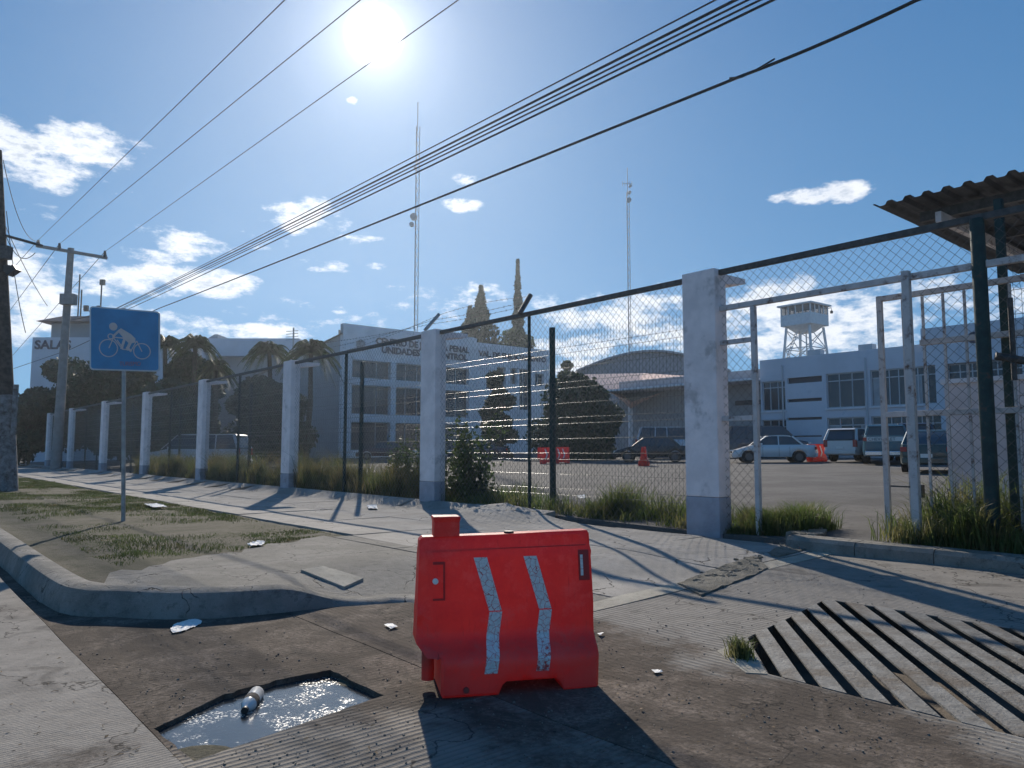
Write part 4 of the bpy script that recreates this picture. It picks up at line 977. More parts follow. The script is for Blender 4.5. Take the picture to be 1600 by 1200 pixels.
def broad_tree(name,label,base,h,w,n,size,m,clumps=22,group=None,low=.25,trunk=.2,droop=.3):
    base=Vector(base); r=thing(name,label,'tree',base,0,group)
    tr=MB(); tr.tube([base,base+Vector((.1,0,h*.3)),base+Vector((-.1,0,h*.6))],[trunk,trunk*.8,trunk*.4],8)
    P=[]
    for k in range(clumps):
        a=rng.uniform(0,6.28); q=rng.random()**.5; zz=rng.uniform(low,.9); prof=math.sin(math.pi*min(1,(zz-low)/(1.02-low)*.8+.2))
        c=(base.x+math.cos(a)*q*w*.36*prof,base.y+math.sin(a)*q*w*.36*prof,base.z+zz*h)
        s=rng.uniform(.10,.25)*w; P.append(blob(c,(s,s,s*.8),n//clumps))
        if k%4==0: tr.tube([base+Vector((0,0,h*.35)),Vector(c)],trunk*.25,5,r1=.02)
    v,f=leaves(np.concatenate(P),None,size,droop=droop); mesh_np('crown',v,f,m,r); tr.build('trunk',M['bark'],r,smooth=True); return r
def cone_tree(label,base,h,w,n,size,m,tips=1,group=None,rough=.25):
    base=Vector(base); r=thing('conifer_tree',label,'tree',base,0,group)
    P=[]
    for k in range(tips):
        ox=(k-(tips-1)/2)*w*.33; hh=h*(1-.13*((k+1)%2)) if tips>1 else h
        zz=nr.random(n//tips)**.75; rad=np.minimum(1,(1-zz)*1.7)**1.15*w/2/(1 if tips==1 else 1.3); lay=.72+.45*np.abs(np.sin(zz*34+k)); a=nr.uniform(0,6.28,n//tips); q=nr.uniform(.55,1,n//tips)*lay*(1+rough*np.sin(a*3+zz*20))
        P.append(np.stack([base.x+ox*(.35)+np.cos(a)*rad*q,base.y+np.sin(a)*rad*q,base.z+.04*h+zz*hh*.98-rad*.25*q],1))
    v,f=leaves(np.concatenate(P),None,size,asp=2.4); mesh_np('crown',v,f,m,r)
    MB().tube([base,base+Vector((0,0,h*.9))],.15,6,r1=.03).build('trunk',M['bark'],r); return r
def palm(label,base,h,cr,nf,m,group):
    base=Vector(base); r=thing('palm_tree',label,'palm tree',base,0,group); top=base+Vector((rng.uniform(-.3,.3),0,h))
    MB().tube([base,base.lerp(top,.5)+Vector((.15,0,0)),top],.24,8,r1=.17).build('trunk',M['bark'],r,smooth=True)
    V=[];Fc=[]
    for k in range(nf):
        a=rng.uniform(0,6.28); el=rng.uniform(-.2,1.3); L=cr*rng.uniform(.8,1.1); d=Vector((math.cos(a),math.sin(a),0)); p=top.copy(); vz=math.sin(el); vh=math.cos(el); pts=[p.copy()]
        for j in range(10): p=p+d*vh*L/10+Vector((0,0,vz*L/10)); vz-=.17; vh=max(.12,vh-.02); pts.append(p.copy())
        side=Vector((-d.y,d.x,0))
        for j in range(1,11):
            for s in(-1,1):
                for e in range(5):
                    q=pts[j-1].lerp(pts[j],e/5); l=L*.2*(1-j/14); e1=q+side*s*l+d*l*.4+Vector((0,0,-l*.75)); w=d*.028
                    o=len(V); V+=[tuple(q-w),tuple(q+w),tuple(e1)]; Fc.append((o,o+1,o+2))
    mesh_np('crown',np.array(V),np.array(Fc),m,r)
def at(u,v,Y): return D(u,v,Y)
def tree_px(fn,label,u,vt,w_px,Y,z0=.4,**k):
    top=D(u,vt,Y); s=Y/FPX; return fn(label=label,base=(top.x,Y,z0),h=top.z-z0,w=w_px*s,**k)
GT2='dense dark trees along the far left fence'
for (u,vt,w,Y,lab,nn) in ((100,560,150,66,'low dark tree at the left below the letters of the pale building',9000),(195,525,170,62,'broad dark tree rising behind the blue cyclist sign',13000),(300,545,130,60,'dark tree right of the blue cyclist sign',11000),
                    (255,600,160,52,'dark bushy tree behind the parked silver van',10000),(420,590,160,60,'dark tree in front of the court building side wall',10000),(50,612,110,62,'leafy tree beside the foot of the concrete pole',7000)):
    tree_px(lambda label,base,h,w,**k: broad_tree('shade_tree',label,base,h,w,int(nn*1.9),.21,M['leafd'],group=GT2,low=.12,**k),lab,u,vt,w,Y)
for (u,vt,Y,cr,lab) in ((262,522,60,2.2,'spiky topped palm just right of the blue sign'),(300,520,58,2.4,'arching palm right of the blue sign above dark trees'),(335,560,57,2.0,'palm with pale fronds below the stair parapet'),(425,530,62,2.6,'palm left of the thin antenna pole'),(482,527,60,2.9,'bushy palm touching the court building roof')):
    p=D(u,vt,Y); palm(lab,(p.x,Y,.4),p.z-.4-cr*.35,cr,80,M['leafm'],'palms along the far left fence')
tree_px(lambda label,base,h,w,**k: cone_tree(label,base,h,w,17000,.3,M['leafc'],tips=2),'two tipped conifer behind the court building',743,452,150,118)
tree_px(lambda label,base,h,w,**k: cone_tree(label,base,h,w,9000,.26,M['leafc'],rough=.1),'tall pencil thin cypress behind the fence arm',809,412,34,118)
tree_px(lambda label,base,h,w,**k: broad_tree('shade_tree',label,base,h,w,9000,.3,M['leafm'],low=.3),'mid green tree around the foot of the cypress',806,512,100,118)
tree_px(lambda label,base,h,w,**k: broad_tree('shade_tree',label,base,h,w,9000,.26,M['leafm'],low=.1),'sunlit green tree just right of the tall green post',890,556,80,92)
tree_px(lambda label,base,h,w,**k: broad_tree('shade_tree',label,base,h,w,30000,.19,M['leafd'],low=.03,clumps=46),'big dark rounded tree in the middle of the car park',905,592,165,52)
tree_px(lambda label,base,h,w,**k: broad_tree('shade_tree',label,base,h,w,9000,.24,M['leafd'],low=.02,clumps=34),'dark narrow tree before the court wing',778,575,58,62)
# shrub climbing the fence between the second pillar and green post
def shrub(label,c,w,h,n,m,size=.05):
    r=thing('shrub',label,'shrub',c); P=[]; st=MB()
    for k in range(14):
        a=rng.uniform(-w/2,w/2); hh=rng.uniform(.4,1)*h; b=Vector(c)+FA*a+FB*rng.uniform(-.15,.3); t=b+Vector((rng.uniform(-.3,.3),0,hh)); st.tube([b,t],.012,4,r1=.005)
        q=nr.random((n//14,1)); P.append(np.array(b)+(np.array(t-b))*q+nr.normal(size=(n//14,3))*.13)
    v,f=leaves(np.concatenate(P),None,size,asp=1.4); mesh_np('foliage',v,f,m,r); st.build('stems',M['bark'],r)
p=F(7.3,.75,.1); shrub('leafy climbing shrub on the mesh just right of the second pillar',p,1.6,2.0,2100,M['leafm'],.075)
p=F(9.6,.8,.1); shrub('leafy climbing shrub on the mesh just left of the second pillar',p,2.4,1.7,2200,M['leafm'],.06)
# ---------------------------------------------------------------- grass
def blades(name,pts,h,w,lean,m,label,cat='grass'):
    pts=np.array(pts); n=len(pts); a=nr.uniform(0,6.28,n); H=h*nr.uniform(.35,1.15,n)*np.array([max(.35,1+1.3*noise2(p[0],p[1],1.6)) for p in pts]); ln=lean*nr.uniform(.2,1,n)*H; dx,dy=np.cos(a),np.sin(a); b=nr.uniform(0,6.28,n); wx,wy=np.cos(b)*w,np.sin(b)*w
    z0=pts[:,2]
    v=np.zeros((n,5,3)); v[:,0]=np.stack([pts[:,0]-wx,pts[:,1]-wy,z0],1); v[:,1]=np.stack([pts[:,0]+wx,pts[:,1]+wy,z0],1)
    mx,my=pts[:,0]+dx*ln*.3,pts[:,1]+dy*ln*.3
    v[:,2]=np.stack([mx+wx*.7,my+wy*.7,z0+H*.6],1); v[:,3]=np.stack([mx-wx*.7,my-wy*.7,z0+H*.6],1); v[:,4]=np.stack([pts[:,0]+dx*ln,pts[:,1]+dy*ln,z0+H*(1-.25*lean)],1)
    i=np.arange(n)[:,None]*5; f=np.concatenate([i+np.array([[0,1,2]]),i+np.array([[0,2,3]]),i+np.array([[3,2,4]])])
    return tag(mesh_np(name,v.reshape(-1,3),f,m,kind='stuff'),label,cat)
L=[];hh=[]
def scatter(n,t0,t1,d0,d1,dens=None,zf=lotz):
    o=[]
    while len(o)<n:
        t=rng.uniform(t0,t1); d=rng.uniform(d0,d1)
        if rng.random()<((dens(t,d)) if dens else 1):
            p=F(t,d); o.append((p.x,p.y,zf(p.x,p.y)-.01))
    return o
nd=lambda t,d: max(0,.55+.9*noise2(t,d,.9))*max(0,1-abs(d-.55)/1.0)
blades('tall_grass',scatter(9000,.35,8.0,.05,1.5,lambda t,d:nd(t,d)*(.35 if 3.2<t<6 else 1)),.42,.007,.6,M['lush'],'green weeds along the fence foot between the two nearest pillars')
blades('tall_grass',scatter(26000,8.6,34,.05,2.2,nd),.85,.009,.6,M['grass'],'tall dry grass along the fence foot left of the second pillar')
blades('tall_grass',scatter(7000,-1.55,-.3,-.05,1.1,lambda t,d:max(0,1-abs(d-.4)/.9)*(1-abs(t+.7)/1.2)),.40,.006,.7,M['lush'],'clump of weeds at the foot of the white gate post by the big pillar')
blades('tall_grass',scatter(26000,-8.5,-2.45,-.25,1.6,lambda t,d:max(0,.6+.8*noise2(t,d,1.1))*sstep(-2.4,-3.4,t)),.68,.006,.8,M['lush'],'lush tall grass right of the gateway around the green post')
blades('lawn',scatter(90000,2.2,34,-7.6,-4.25,lambda t,d:(t>3.65+(d+4.52)*.55)*max(0,.30+1.5*noise2(t,d,.33)+.5*noise2(t,d,1.2)+.35*sstep(4,12,t)-.25*sstep(-5,-6.2,d)*(t<12)+ (.5 if d>-4.8 else 0)),zf=lambda x,y:-.02+.035*noise2(x,y,.8)+.015*noise2(x,y,3)),.055,.005,1.0,M['lawn'],'sparse trodden lawn on the verge round the blue sign')
# ---------------------------------------------------------------- blue cyclist sign
def sign():
    b=D(193,812,G(193,812)[1]); Y=b.y; r=thing('cyclist_sign','blue square road sign with white cyclist symbol on a steel post','sign',(b.x,Y,-.02))
    tl,tr_,bl,br_=D(140,478,Y-.05),D(250,487,Y-.05),D(140,578,Y-.05),D(250,581,Y-.05)
    MB().tube([(b.x,Y,-.1),(D(194,480,Y).x,Y,D(194,482,Y).z)],.038,8).build('post',M['galv'],r,smooth=True)
    def pp(x,z,o=0):  # unit square on the plate
        a=bl.lerp(br_,x); c=tl.lerp(tr_,x); q=a.lerp(c,z); return Vector((q.x,q.y-o,q.z))
    def rr(e,rad,n=5,o=0):
        out=[]
        for cx,cz,a0 in((1-e-rad,1-e-rad,0),(e+rad,1-e-rad,90),(e+rad,e+rad,180),(1-e-rad,e+rad,270)):
            for k in range(n+1): a=R(a0+90*k/n); out.append(pp(cx+rad*math.cos(a),cz+rad*math.sin(a),o))
        return out
    wh=mat('sign_white',(.50,.54,.56),.45,var=.05,scale=4); bl_=mat('sign_blue',(.035,.22,.42),.45,var=.12,scale=2.5)
    MB().prism(rr(0,.05),(0,.012,0)).build('plate',wh,r); MB().prism(rr(.022,.04,o=.004),(0,.003,0)).build('face',bl_,r)
    sy=mat('sign_symbol',(.52,.47,.44),.6,var=.06,scale=8); mb=MB()
    U=lambda px,pz: ((px-160)/810,1-(pz-130)/765)  # pixels of the enlarged crop to the plate
    def ring(cx,cz,ro,ri,n=28):
        vs=[];c=U(cx,cz)
        for k in range(n):
            a=2*math.pi*k/n
            for rr_ in (ro,ri): vs.append(pp(c[0]+rr_/810*math.cos(a),c[1]+rr_/765*math.sin(a),.009))
        mb.add(vs,[(2*k,2*((k+1)%n),2*((k+1)%n)+1,2*k+1) for k in range(n)])
    def shp(pts,o=.009):
        q=[pp(*U(*p),o) for p in pts]; mb.add(q,[tuple(range(len(q)))])
    def ln(p,q,w,o=.0095):
        d=Vector((q[0]-p[0],q[1]-p[1])).normalized(); n=Vector((-d.y,d.x))*w/2; shp([(p[0]+n.x,p[1]+n.y),(q[0]+n.x,q[1]+n.y),(q[0]-n.x,q[1]-n.y),(p[0]-n.x,p[1]-n.y)],o)
    ring(380,625,110,98); ring(765,645,102,90); ring(435,360,48,.5); ring(405,482,36,24,16)
    ln((385,625),(440,490),12); ln((440,500),(540,630),12,.010); ln((765,650),(705,520),12,.010); ln((540,630),(640,640),12,.0105); ln((640,645),(705,520),10,.011)
    shp([(525,375),(640,440),(690,490),(690,540),(620,560),(560,500),(500,430),(490,400)],.0112)
    ln((510,400),(430,485),26,.0118); ln((440,490),(560,495),14,.0122); ln((570,490),(530,630),30,.0126); ln((640,530),(590,640),34,.013); ln((590,600),(645,655),26,.0134); ln((480,520),(550,620),12,.0138)
    mb.build('cyclist_symbol',sy,r)
    rd=mat('sign_red',(.32,.12,.12),.6); x0,z0=U(505,835); p=pp(x0,z0,.009); text('TURISMO',.11,p,math.atan2((br_-bl).y,(br_-bl).x),rd,r,name='lettering',ext=.001,sx=.85)
sign()
# ---------------------------------------------------------------- utility poles and wires
def poles():
    Y=24.4; r=thing('wooden_pole','dark wooden utility pole with whitewashed foot at the left edge','utility pole',(D(14,765,Y).x,Y,-.05))
    b=D(13,765,Y); t=D(-3,235,Y); mid=b.lerp(t,.27)
    MB().tube([(b.x,Y,-.1),mid],.29,12,r1=.255).build('whitewashed_foot',M['woodw'],r,smooth=True); MB().tube([mid,t],.25,12,r1=.11).build('shaft',M['wood'],r,smooth=True)
    MB().box(D(9,395,Y-.25),(.3,.25,.42)).build('meter_box',M['steeld'],r)
    q=D(20,423,Y-.2); lm=MB(); lm.box(q,(.34,.3,.2),rot=Matrix.Rotation(-.6,3,'Y')); lm.tube([D(8,432,Y-.1),q],.03,5); lm.box(D(13,420,Y-.2),(.2,.2,.2)); lm.build('floodlight',M['trim'],r)
    MB().box(D(23,640,Y-.2),(.12,.1,1.6)).build('conduit',M['woodw'],r)
    Y2=50; r2=thing('concrete_pole','leaning grey concrete utility pole with three insulator crossarm','utility pole',(D(87,730,Y2).x,Y2,-.05))
    b=D(87,736,Y2); t=D(111,388,Y2); MB().tube([b,t],.34,10,r1=.2).build('shaft',M['concp'],r2,smooth=True)
    a0,a1=D(57,384,Y2-.3),D(167,403,Y2-.3); d=(a1-a0); ang=math.atan2(-d.z,d.x); MB().box((a0+a1)/2,(d.length,.16,.2),rot=Matrix.Rotation(ang,3,'Y')).build('crossarm',M['concp'],r2)
    for u,v in ((60,381),(93,386),(164,398)): MB().tube([D(u,v+5,Y2-.3),D(u,v-6,Y2-.3)],.13,8,r1=.07).build('insulator',M['steeld'],r2,smooth=True)
    tr=MB(); q=D(107,468,Y2-.5); tr.box(q,(.9,.5,.7)); tr.build('clamp',M['concp'],r2)
    r3=thing('steel_crossarm','thin steel crossarm reaching from the wooden pole','crossarm',D(7,368,Y)); MB().tube([D(5,367,Y),D(66,384,Y)],.045,6).build('arm',M['steeld'],r3)
poles()
def wire(label,pts,r,sag=0,n=26,name='overhead_wire',group='wires across the sky'):
    mb=MB(); P=[Vector(p) for p in pts]; out=[]
    for i in range(len(P)-1):
        for k in range(n if i<len(P)-2 else n+1):
            s=k/n; out.append(P[i].lerp(P[i+1],s)+Vector((0,0,-sag*4*s*(1-s))))
    mb.tube(out,r,5,cap=False); return tag(mb.build(name,M['cable'],None,origin=P[0]),label,'wire',group)
def ext(p,q,k=1.6): return p+(q-p)*k
for i,(s,e,lab) in enumerate((((60,375),(445,0),'steepest single power wire from the left insulator of the concrete pole'),((93,381),(563,0),'single power wire from the middle insulator, passing left of the sun'),((164,393),(716,0),'single power wire from the right insulator, passing just below the sun'))):
    a=D(*s,49.7); b=Zat(*e,10.5); wire(lab,[a,ext(a,b,1.35)],.012)
    c=D(-30+0*i,(470,520,620)[i],90); wire('power wire running left from the '+('left','middle','right')[i]+' insulator to the edge',[D(-40,(487,560,575)[i],75) if i<2 else D(-20,600,80),a],.02)
q0=D(112,500,49.9)
B4=(((170,487),(1102,0),.011,'thin topmost cable of the long bundle'),((178,484),(1133,0),.019,'upper thick cable of the long bundle'),((184,484),(1152,0),.014,'second cable of the long bundle'),((192,482),(1171,0),.014,'third cable of the long bundle'),((198,484),(1191,0),.017,'lowest cable of the long bundle'))
for s,e,rr,lab in B4:
    a=D(*s,46); b=Zat(*e,6.6); wire(lab,[q0,a],rr,0); wire(lab+', overhead stretch',[a,ext(a,b,1.25)],rr,.1)
a=D(248,482,40); b=Zat(1432,0,6.2); m=Zat(1160,118,6.15); wire('lone thick cable with a spliced loop below the bundle',[a,m,b,ext(m,b,1.8)],.022,.03)
wire('short slack loop hanging from the lone thick cable',[Zat(1140,122,6.0),Zat(1160,120,5.95),Zat(1185,107,5.9),Zat(1210,92,6.05)],.012,0)
wire('left stretch of the lone thick cable behind the sign',[D(-20,590,70),D(112,545,50),a],.022,0)
for i,(p,q,s) in enumerate((((5,250),(62,376),1.6),((8,352),(74,478),.3),((8,365),(55,395),.9),((10,330),(40,520),.6))): wire('slack service wire hanging by the wooden pole'+(', reaching the crossarm',', running down to the right',', short loop',', nearly vertical')[i],[D(*p,24.2),D(*q,24.2 if i>1 else 30)],.012,s*.5,group='slack wires at the wooden pole')
# ---------------------------------------------------------------- lattice masts
def mast(label,u,vt,vb,Y,w,dishes):
    b=D(u,704,Y); t=D(u,vt,Y); tip=D(u,vt+38,Y); r=thing('lattice_mast',label,'mast',(b.x,Y,.8))
    mb=MB(); P=[(w*math.cos(a),w*math.sin(a)) for a in (R(0),R(120),R(240))]
    for x,y in P: mb.tube([(b.x+x,Y+y,.8),(b.x+x,Y+y,tip.z)],.04,4)
    z=1; k=0
    while z<tip.z-1:
        for i in range(3): x0,y0=P[i]; x1,y1=P[(i+1)%3]; mb.tube([(b.x+x0,Y+y0,z),(b.x+x1,Y+y1,z+1)],.025,3,cap=False)
        z+=1
    mb.build('lattice',M['galv'],r); MB().tube([(b.x,Y,tip.z-.5),(b.x,Y,t.z)],.05,4).build('whip_antenna',M['galv'],r)
    for (du,v,s) in dishes: p=D(u+du,v,Y-.6); MB().tube([p,p+Vector((0,.35,0))],s,14).build('dish',M['galv'],r,smooth=True)
mast('tall thin lattice mast with two round dishes below the sun',647,160,515,78,.23,((-1,338,.36),(-4,350,.24),(1,262,.12)))
mast('farther lattice mast with small dishes at its top',986,262,480,96,.20,((-3,312,.3),(-2,300,.2),(-1,290,.18)))
mm=bpy.data.objects['lattice_mast.001']; y=D(980,287,96); ya=MB(); ya.tube([y-Vector((.65,0,0)),y+Vector((.65,0,0))],.04,4)
for k in range(5): ya.tube([y+Vector((-.6+.3*k,0,-.33)),y+Vector((-.6+.3*k,0,.33))],.03,4)
ya.build('aerial',M['galv'],mm)
ap=D(459,512,80); an=thing('antenna_pole','thin antenna pole between the two bushy palms','antenna',(ap.x,80,.5)); MB().tube([(ap.x,80,.5),ap],.09,5).build('pole',M['galv'],an)
q=D(459,518,80); y2=MB(); 
for k in range(4): y2.tube([q+Vector((-.8,0,-.3*k)),q+Vector((.5,0,-.3*k+.1))],.04,4)
y2.build('aerial',M['galv'],an)
# ---------------------------------------------------------------- vehicles
def pslab(mb,outline,wf,res,bev=.05,xf=None):
    V,Fc,bd=cdt(outline,res,jit=.0); bset={i for e in bd for i in e}; n=len(V)
    a=[];b=[]
    for i,(x,z) in enumerate(V):
        w=wf(x,z)-(bev if i in bset else 0); a.append(xf(Vector((x,-w,z)))); b.append(xf(Vector((x,w,z))))
    fs=list(Fc)+[tuple(n+i for i in f[::-1]) for f in Fc]+[(b_,a_,n+a_,n+b_) for a_,b_ in bd]
    mb.add(a+b,fs); return mb
def arc(cx,cz,r,a0,a1,n=8): return [(cx+r*math.cos(R(a0+(a1-a0)*k/n)),cz+r*math.sin(R(a0+(a1-a0)*k/n))) for k in range(n+1)]
def car(name,label,cat,u,v,Y,yaw,kind,paint,group='vehicles parked in the car park',L=4.3,Wd=1.72,H=1.43,plate=True,tailtext=None,z=None):
    "yaw 0: nose to -X (left)"
    p=D(u,v,Y); z0=lotz(p.x,Y) if z is None else z
    r=thing(name,label,cat,(p.x,Y,z0),0,group)
    m3=Matrix.Rotation(yaw,3,'Z'); base=Vector((p.x,Y,z0)); T=lambda q: base+m3@Vector(q)
    hw=Wd/2; wr=.31 if H<1.6 else .36; xf_,xr=-L*.5+L*.19,L*.5-L*.21; g=.20 if H<1.6 else .28
    belt={'sedan':.90,'hatch':.92,'suv':1.10,'van':1.08,'pickup':1.27}[kind]*(H/{'sedan':1.43,'hatch':1.43,'suv':1.75,'van':1.8,'pickup':1.85}[kind])
    n,e=-L/2,L/2
    if kind in('sedan',): topo=[(e,.45),(e+.0,.75),(e-.06,belt+.02),(e-.5,belt+.045),(n+1.05,belt+.02),(n+.25,belt-.22),(n+.02,belt-.35),(n,.4)]
    elif kind=='hatch': topo=[(e,.45),(e,.8),(e-.06,belt+.02),(n+1.2,belt),(n+.2,belt-.22),(n,.4)]
    elif kind=='pickup': topo=[(e,.55),(e,belt+.05),(e-1.95,belt+.05),(n+1.3,belt),(n+.15,belt-.1),(n,.5)]
    else: topo=[(e,.5),(e-.02,belt),(n+1.3,belt),(n+.25,belt-.2),(n,.45)]
    bot=[(n+.05,g+.05)]+arc(xf_,wr,wr*1.18,180,0,8)+arc(xr,wr,wr*1.18,180,0,8)+[(e-.05,g+.08)]
    outline=(topo+bot)[::-1]
    def wf(x,z):
        k=min(1,max(0,(abs(x)-(L/2-.5))/.5)); return hw*(1-.10*k*k)*(1-.05*max(0,(z-.7)/.5))-.02*max(0,(.45-z)/.3)
    pm=mat('paint_'+name+str(abs(hash(tuple(paint)))%999),paint,.3,.1,spec=.5,coat=.6)
    mb=MB(); pslab(mb,outline,wf,.16,.045,T); body=mb.build('body',pm,r,smooth=True)
    # greenhouse
    if kind=='sedan': gh=[(e-.62,belt),(e-1.18,H-.10),(e-1.5,H-.03),(n+1.95,H-.03),(n+1.7,H-.09),(n+1.05,belt)]
    elif kind=='hatch': gh=[(e-.1,belt),(e-.45,H-.07),(e-.65,H-.03),(n+2.0,H-.03),(n+1.8,H-.07),(n+1.05,belt)]
    elif kind=='pickup': gh=[(e-1.95,belt),(e-2.05,H-.07),(e-2.2,H-.03),(n+2.1,H-.03),(n+1.95,H-.07),(n+1.3,belt)]
    else: gh=[(e-.06,belt),(e-.32,H-.08),(e-.45,H-.03),(n+1.9,H-.03),(n+1.7,H-.08),(n+.95,belt)]
    def wg(x,z): return hw*.93-(z-belt)*.26
    gm=M['glass']; mb=MB(); pslab(mb,[(x,z) for x,z in gh][::-1] if False else gh,wg,.3,.02,T); mb.build('cabin_glass',gm,r,smooth=True)
    xs=[x for x,z in gh if z>H-.05]; x0,x1=min(xs)-.22,max(xs)+(.26 if kind!='sedan' else .30); wt_=wg(0,H)-.0
    rb=MB(); ro=[(x0,H-.085),(x0+.15,H-.02),(x0+.5,H+.0),(x1-.4,H),(x1-.1,H-.02),(x1,H-.085)]
    pslab(rb,ro,lambda x,z:wt_+.035,.4,.04,T); rb.build('roof',pm,r,smooth=True)
    def pil(xa,xb,w=.06):
        for s in(-1,1): MB().tube([T((xa,s*(wg(0,belt)+.004),belt-.02)),T((xb,s*(wg(0,H)+.006),H-.05))],w/2,4).build('window_pillar',pm,r)
    pil(gh[-1][0]+.0,gh[-2][0]+.02); pil(gh[0][0],gh[1][0],.12); mid=(gh[0][0]+gh[-1][0])/2; pil(mid,mid,.07)
    if kind in('suv','van'): pil(e-1.25,e-1.3,.08)
    if kind=='suv' or kind=='van':
        for s in(-1,1): MB().tube([T((e-.12,s*(hw*.86),belt)),T((e-.36,s*(wg(0,H)),H-.06))],.07,5).build('window_pillar',pm,r)
    for x in (xf_,xr):
        for s in(-1,1):
            w=MB(); c0=T((x,s*(hw-.19),wr)); c1=T((x,s*(hw-.0),wr)); w.tube([c0,c1],wr,18); o=w.build('wheel',M['tyre'],r,smooth=True)
            MB().tube([T((x,s*(hw-.01),wr)),T((x,s*(hw+.012),wr))],wr*.6,14).build('rim',M['rim'],o,smooth=True)
    # lights, bumpers, plate
    for s in(-1,1):
        MB().box(T((n+.14,s*(hw-.27),belt-.30)),(.22,.34,.14),yaw).build('headlight',M['lamp'],r,bevel=.02)
        hh=.16 if kind in('sedan','pickup') else .36; MB().box(T((e-.045,s*(hw-.16),belt-.14)),(.12,.2,hh),yaw).build('tail_light',M['tail'],r,bevel=.015)
        MB().box(T((n+1.42,s*(hw+.06),belt+.06)),(.1,.18,.12),yaw).build('mirror',pm,r,bevel=.02)
        dr=MB(); 
        for xx in (n+1.5,mid,e-1.35 if kind!='pickup' else e-1.97): dr.box(T((xx,s*(wf(xx,.7)+.002),(belt+g)/2+.03)),(.012,.01,belt-g-.2),yaw)
        dr.build('door_seam',M['trim'],r)
    MB().box(T((e-.0,0,g+.22)),(.14,Wd*.88,.2),yaw).build('rear_bumper',M['chrome'] if kind=='pickup' else pm,r,bevel=.03)
    MB().box(T((n+.02,0,g+.2)),(.12,Wd*.86,.2),yaw).build('front_bumper',pm,r,bevel=.03)
    if kind in('suv','van','hatch'):
        mb=MB(); a=gh[0]; b=gh[1]; q=[T((a[0]+.035,-hw*.74,a[1]+.05)),T((a[0]+.035,hw*.74,a[1]+.05)),T((b[0]+.04,hw*.62,b[1]-.03)),T((b[0]+.04,-hw*.62,b[1]-.03))]; mb.prism(q,m3@Vector((-.02,0,0))); mb.build('rear_window',M['glass'],r)
    if plate: MB().box(T((e+.015 if kind!='pickup' else e+.08,0,belt-.36 if kind!='pickup' else g+.24)),(.02,.36,.13),yaw).build('number_plate',M['paper'],r)
    if tailtext:
        MB().box(T((e-.015,0,belt-.13)),(.08,Wd*.78,.20),yaw).build('tailgate_band',mat('band_white',(.6,.62,.6),.5),r)
        text(tailtext,.2,T((e+.03,-Wd*.36,belt-.20)),yaw+R(90),mat('band_letter',(.03,.08,.12),.5),r,name='tailgate_lettering',ext=.004,sx=1.0)
    mb=MB(); mb.box(T((n+.0,0,belt-.36)),(.05,Wd*.42,.13),yaw); mb.build('grille',M['trim'],r)
    return r
WHITE=(.62,.63,.64); 
car('sedan','white four door sedan parked side on beside a red barrier','car',1206,720,40.5,R(-8),'sedan',WHITE,L=4.2)
car('suv','white estate with big rear window, back turned, left of the teal pickup','car',1346,722,40.2,R(-140),'suv',(.55,.55,.54),L=4.5,Wd=1.85,H=1.72)
car('pickup','teal pickup truck with white lettered tailgate, back turned','pickup truck',1386,722,36.5,R(-117),'pickup',(.02,.10,.14),L=5.0,Wd=1.92,H=1.85,tailtext='CHEVROLET')
car('van','dark boxy van parked behind the gate bars','van',1436,722,41,R(-122),'van',(.025,.03,.05),L=4.8,Wd=1.95,H=1.95)
car('sedan','dark green car with rounded rear half hidden by the gatehouse','car',1458,730,27.5,R(-124),'sedan',(.025,.05,.045),L=4.0,Wd=1.7,H=1.5)
car('van','dark minibus behind the white sedan','van',1200,712,50,R(168),'van',(.04,.05,.07),L=5.2,Wd=1.9,H=2.1)
car('sedan','black sedan with glinting windscreen left of the big pillar','car',1020,716,44,R(-14),'sedan',(.012,.013,.016),L=4.4)
car('van','pale van partly hidden by the big pillar','van',1052,710,52,R(172),'van',(.5,.52,.56),L=5.0,Wd=1.9,H=2.15)
car('minivan','silver minivan parked behind the fence at the left','van',310,728,40.5,R(-4),'van',(.46,.49,.54),L=5.1,Wd=1.9,H=1.95,z=.16)
car('sedan','dark blue car low behind the climbing shrub','car',745,714,56,R(8),'sedan',(.03,.04,.08))
car('sedan','dark red car beyond the second pillar','car',600,716,60,R(12),'sedan',(.08,.03,.035))
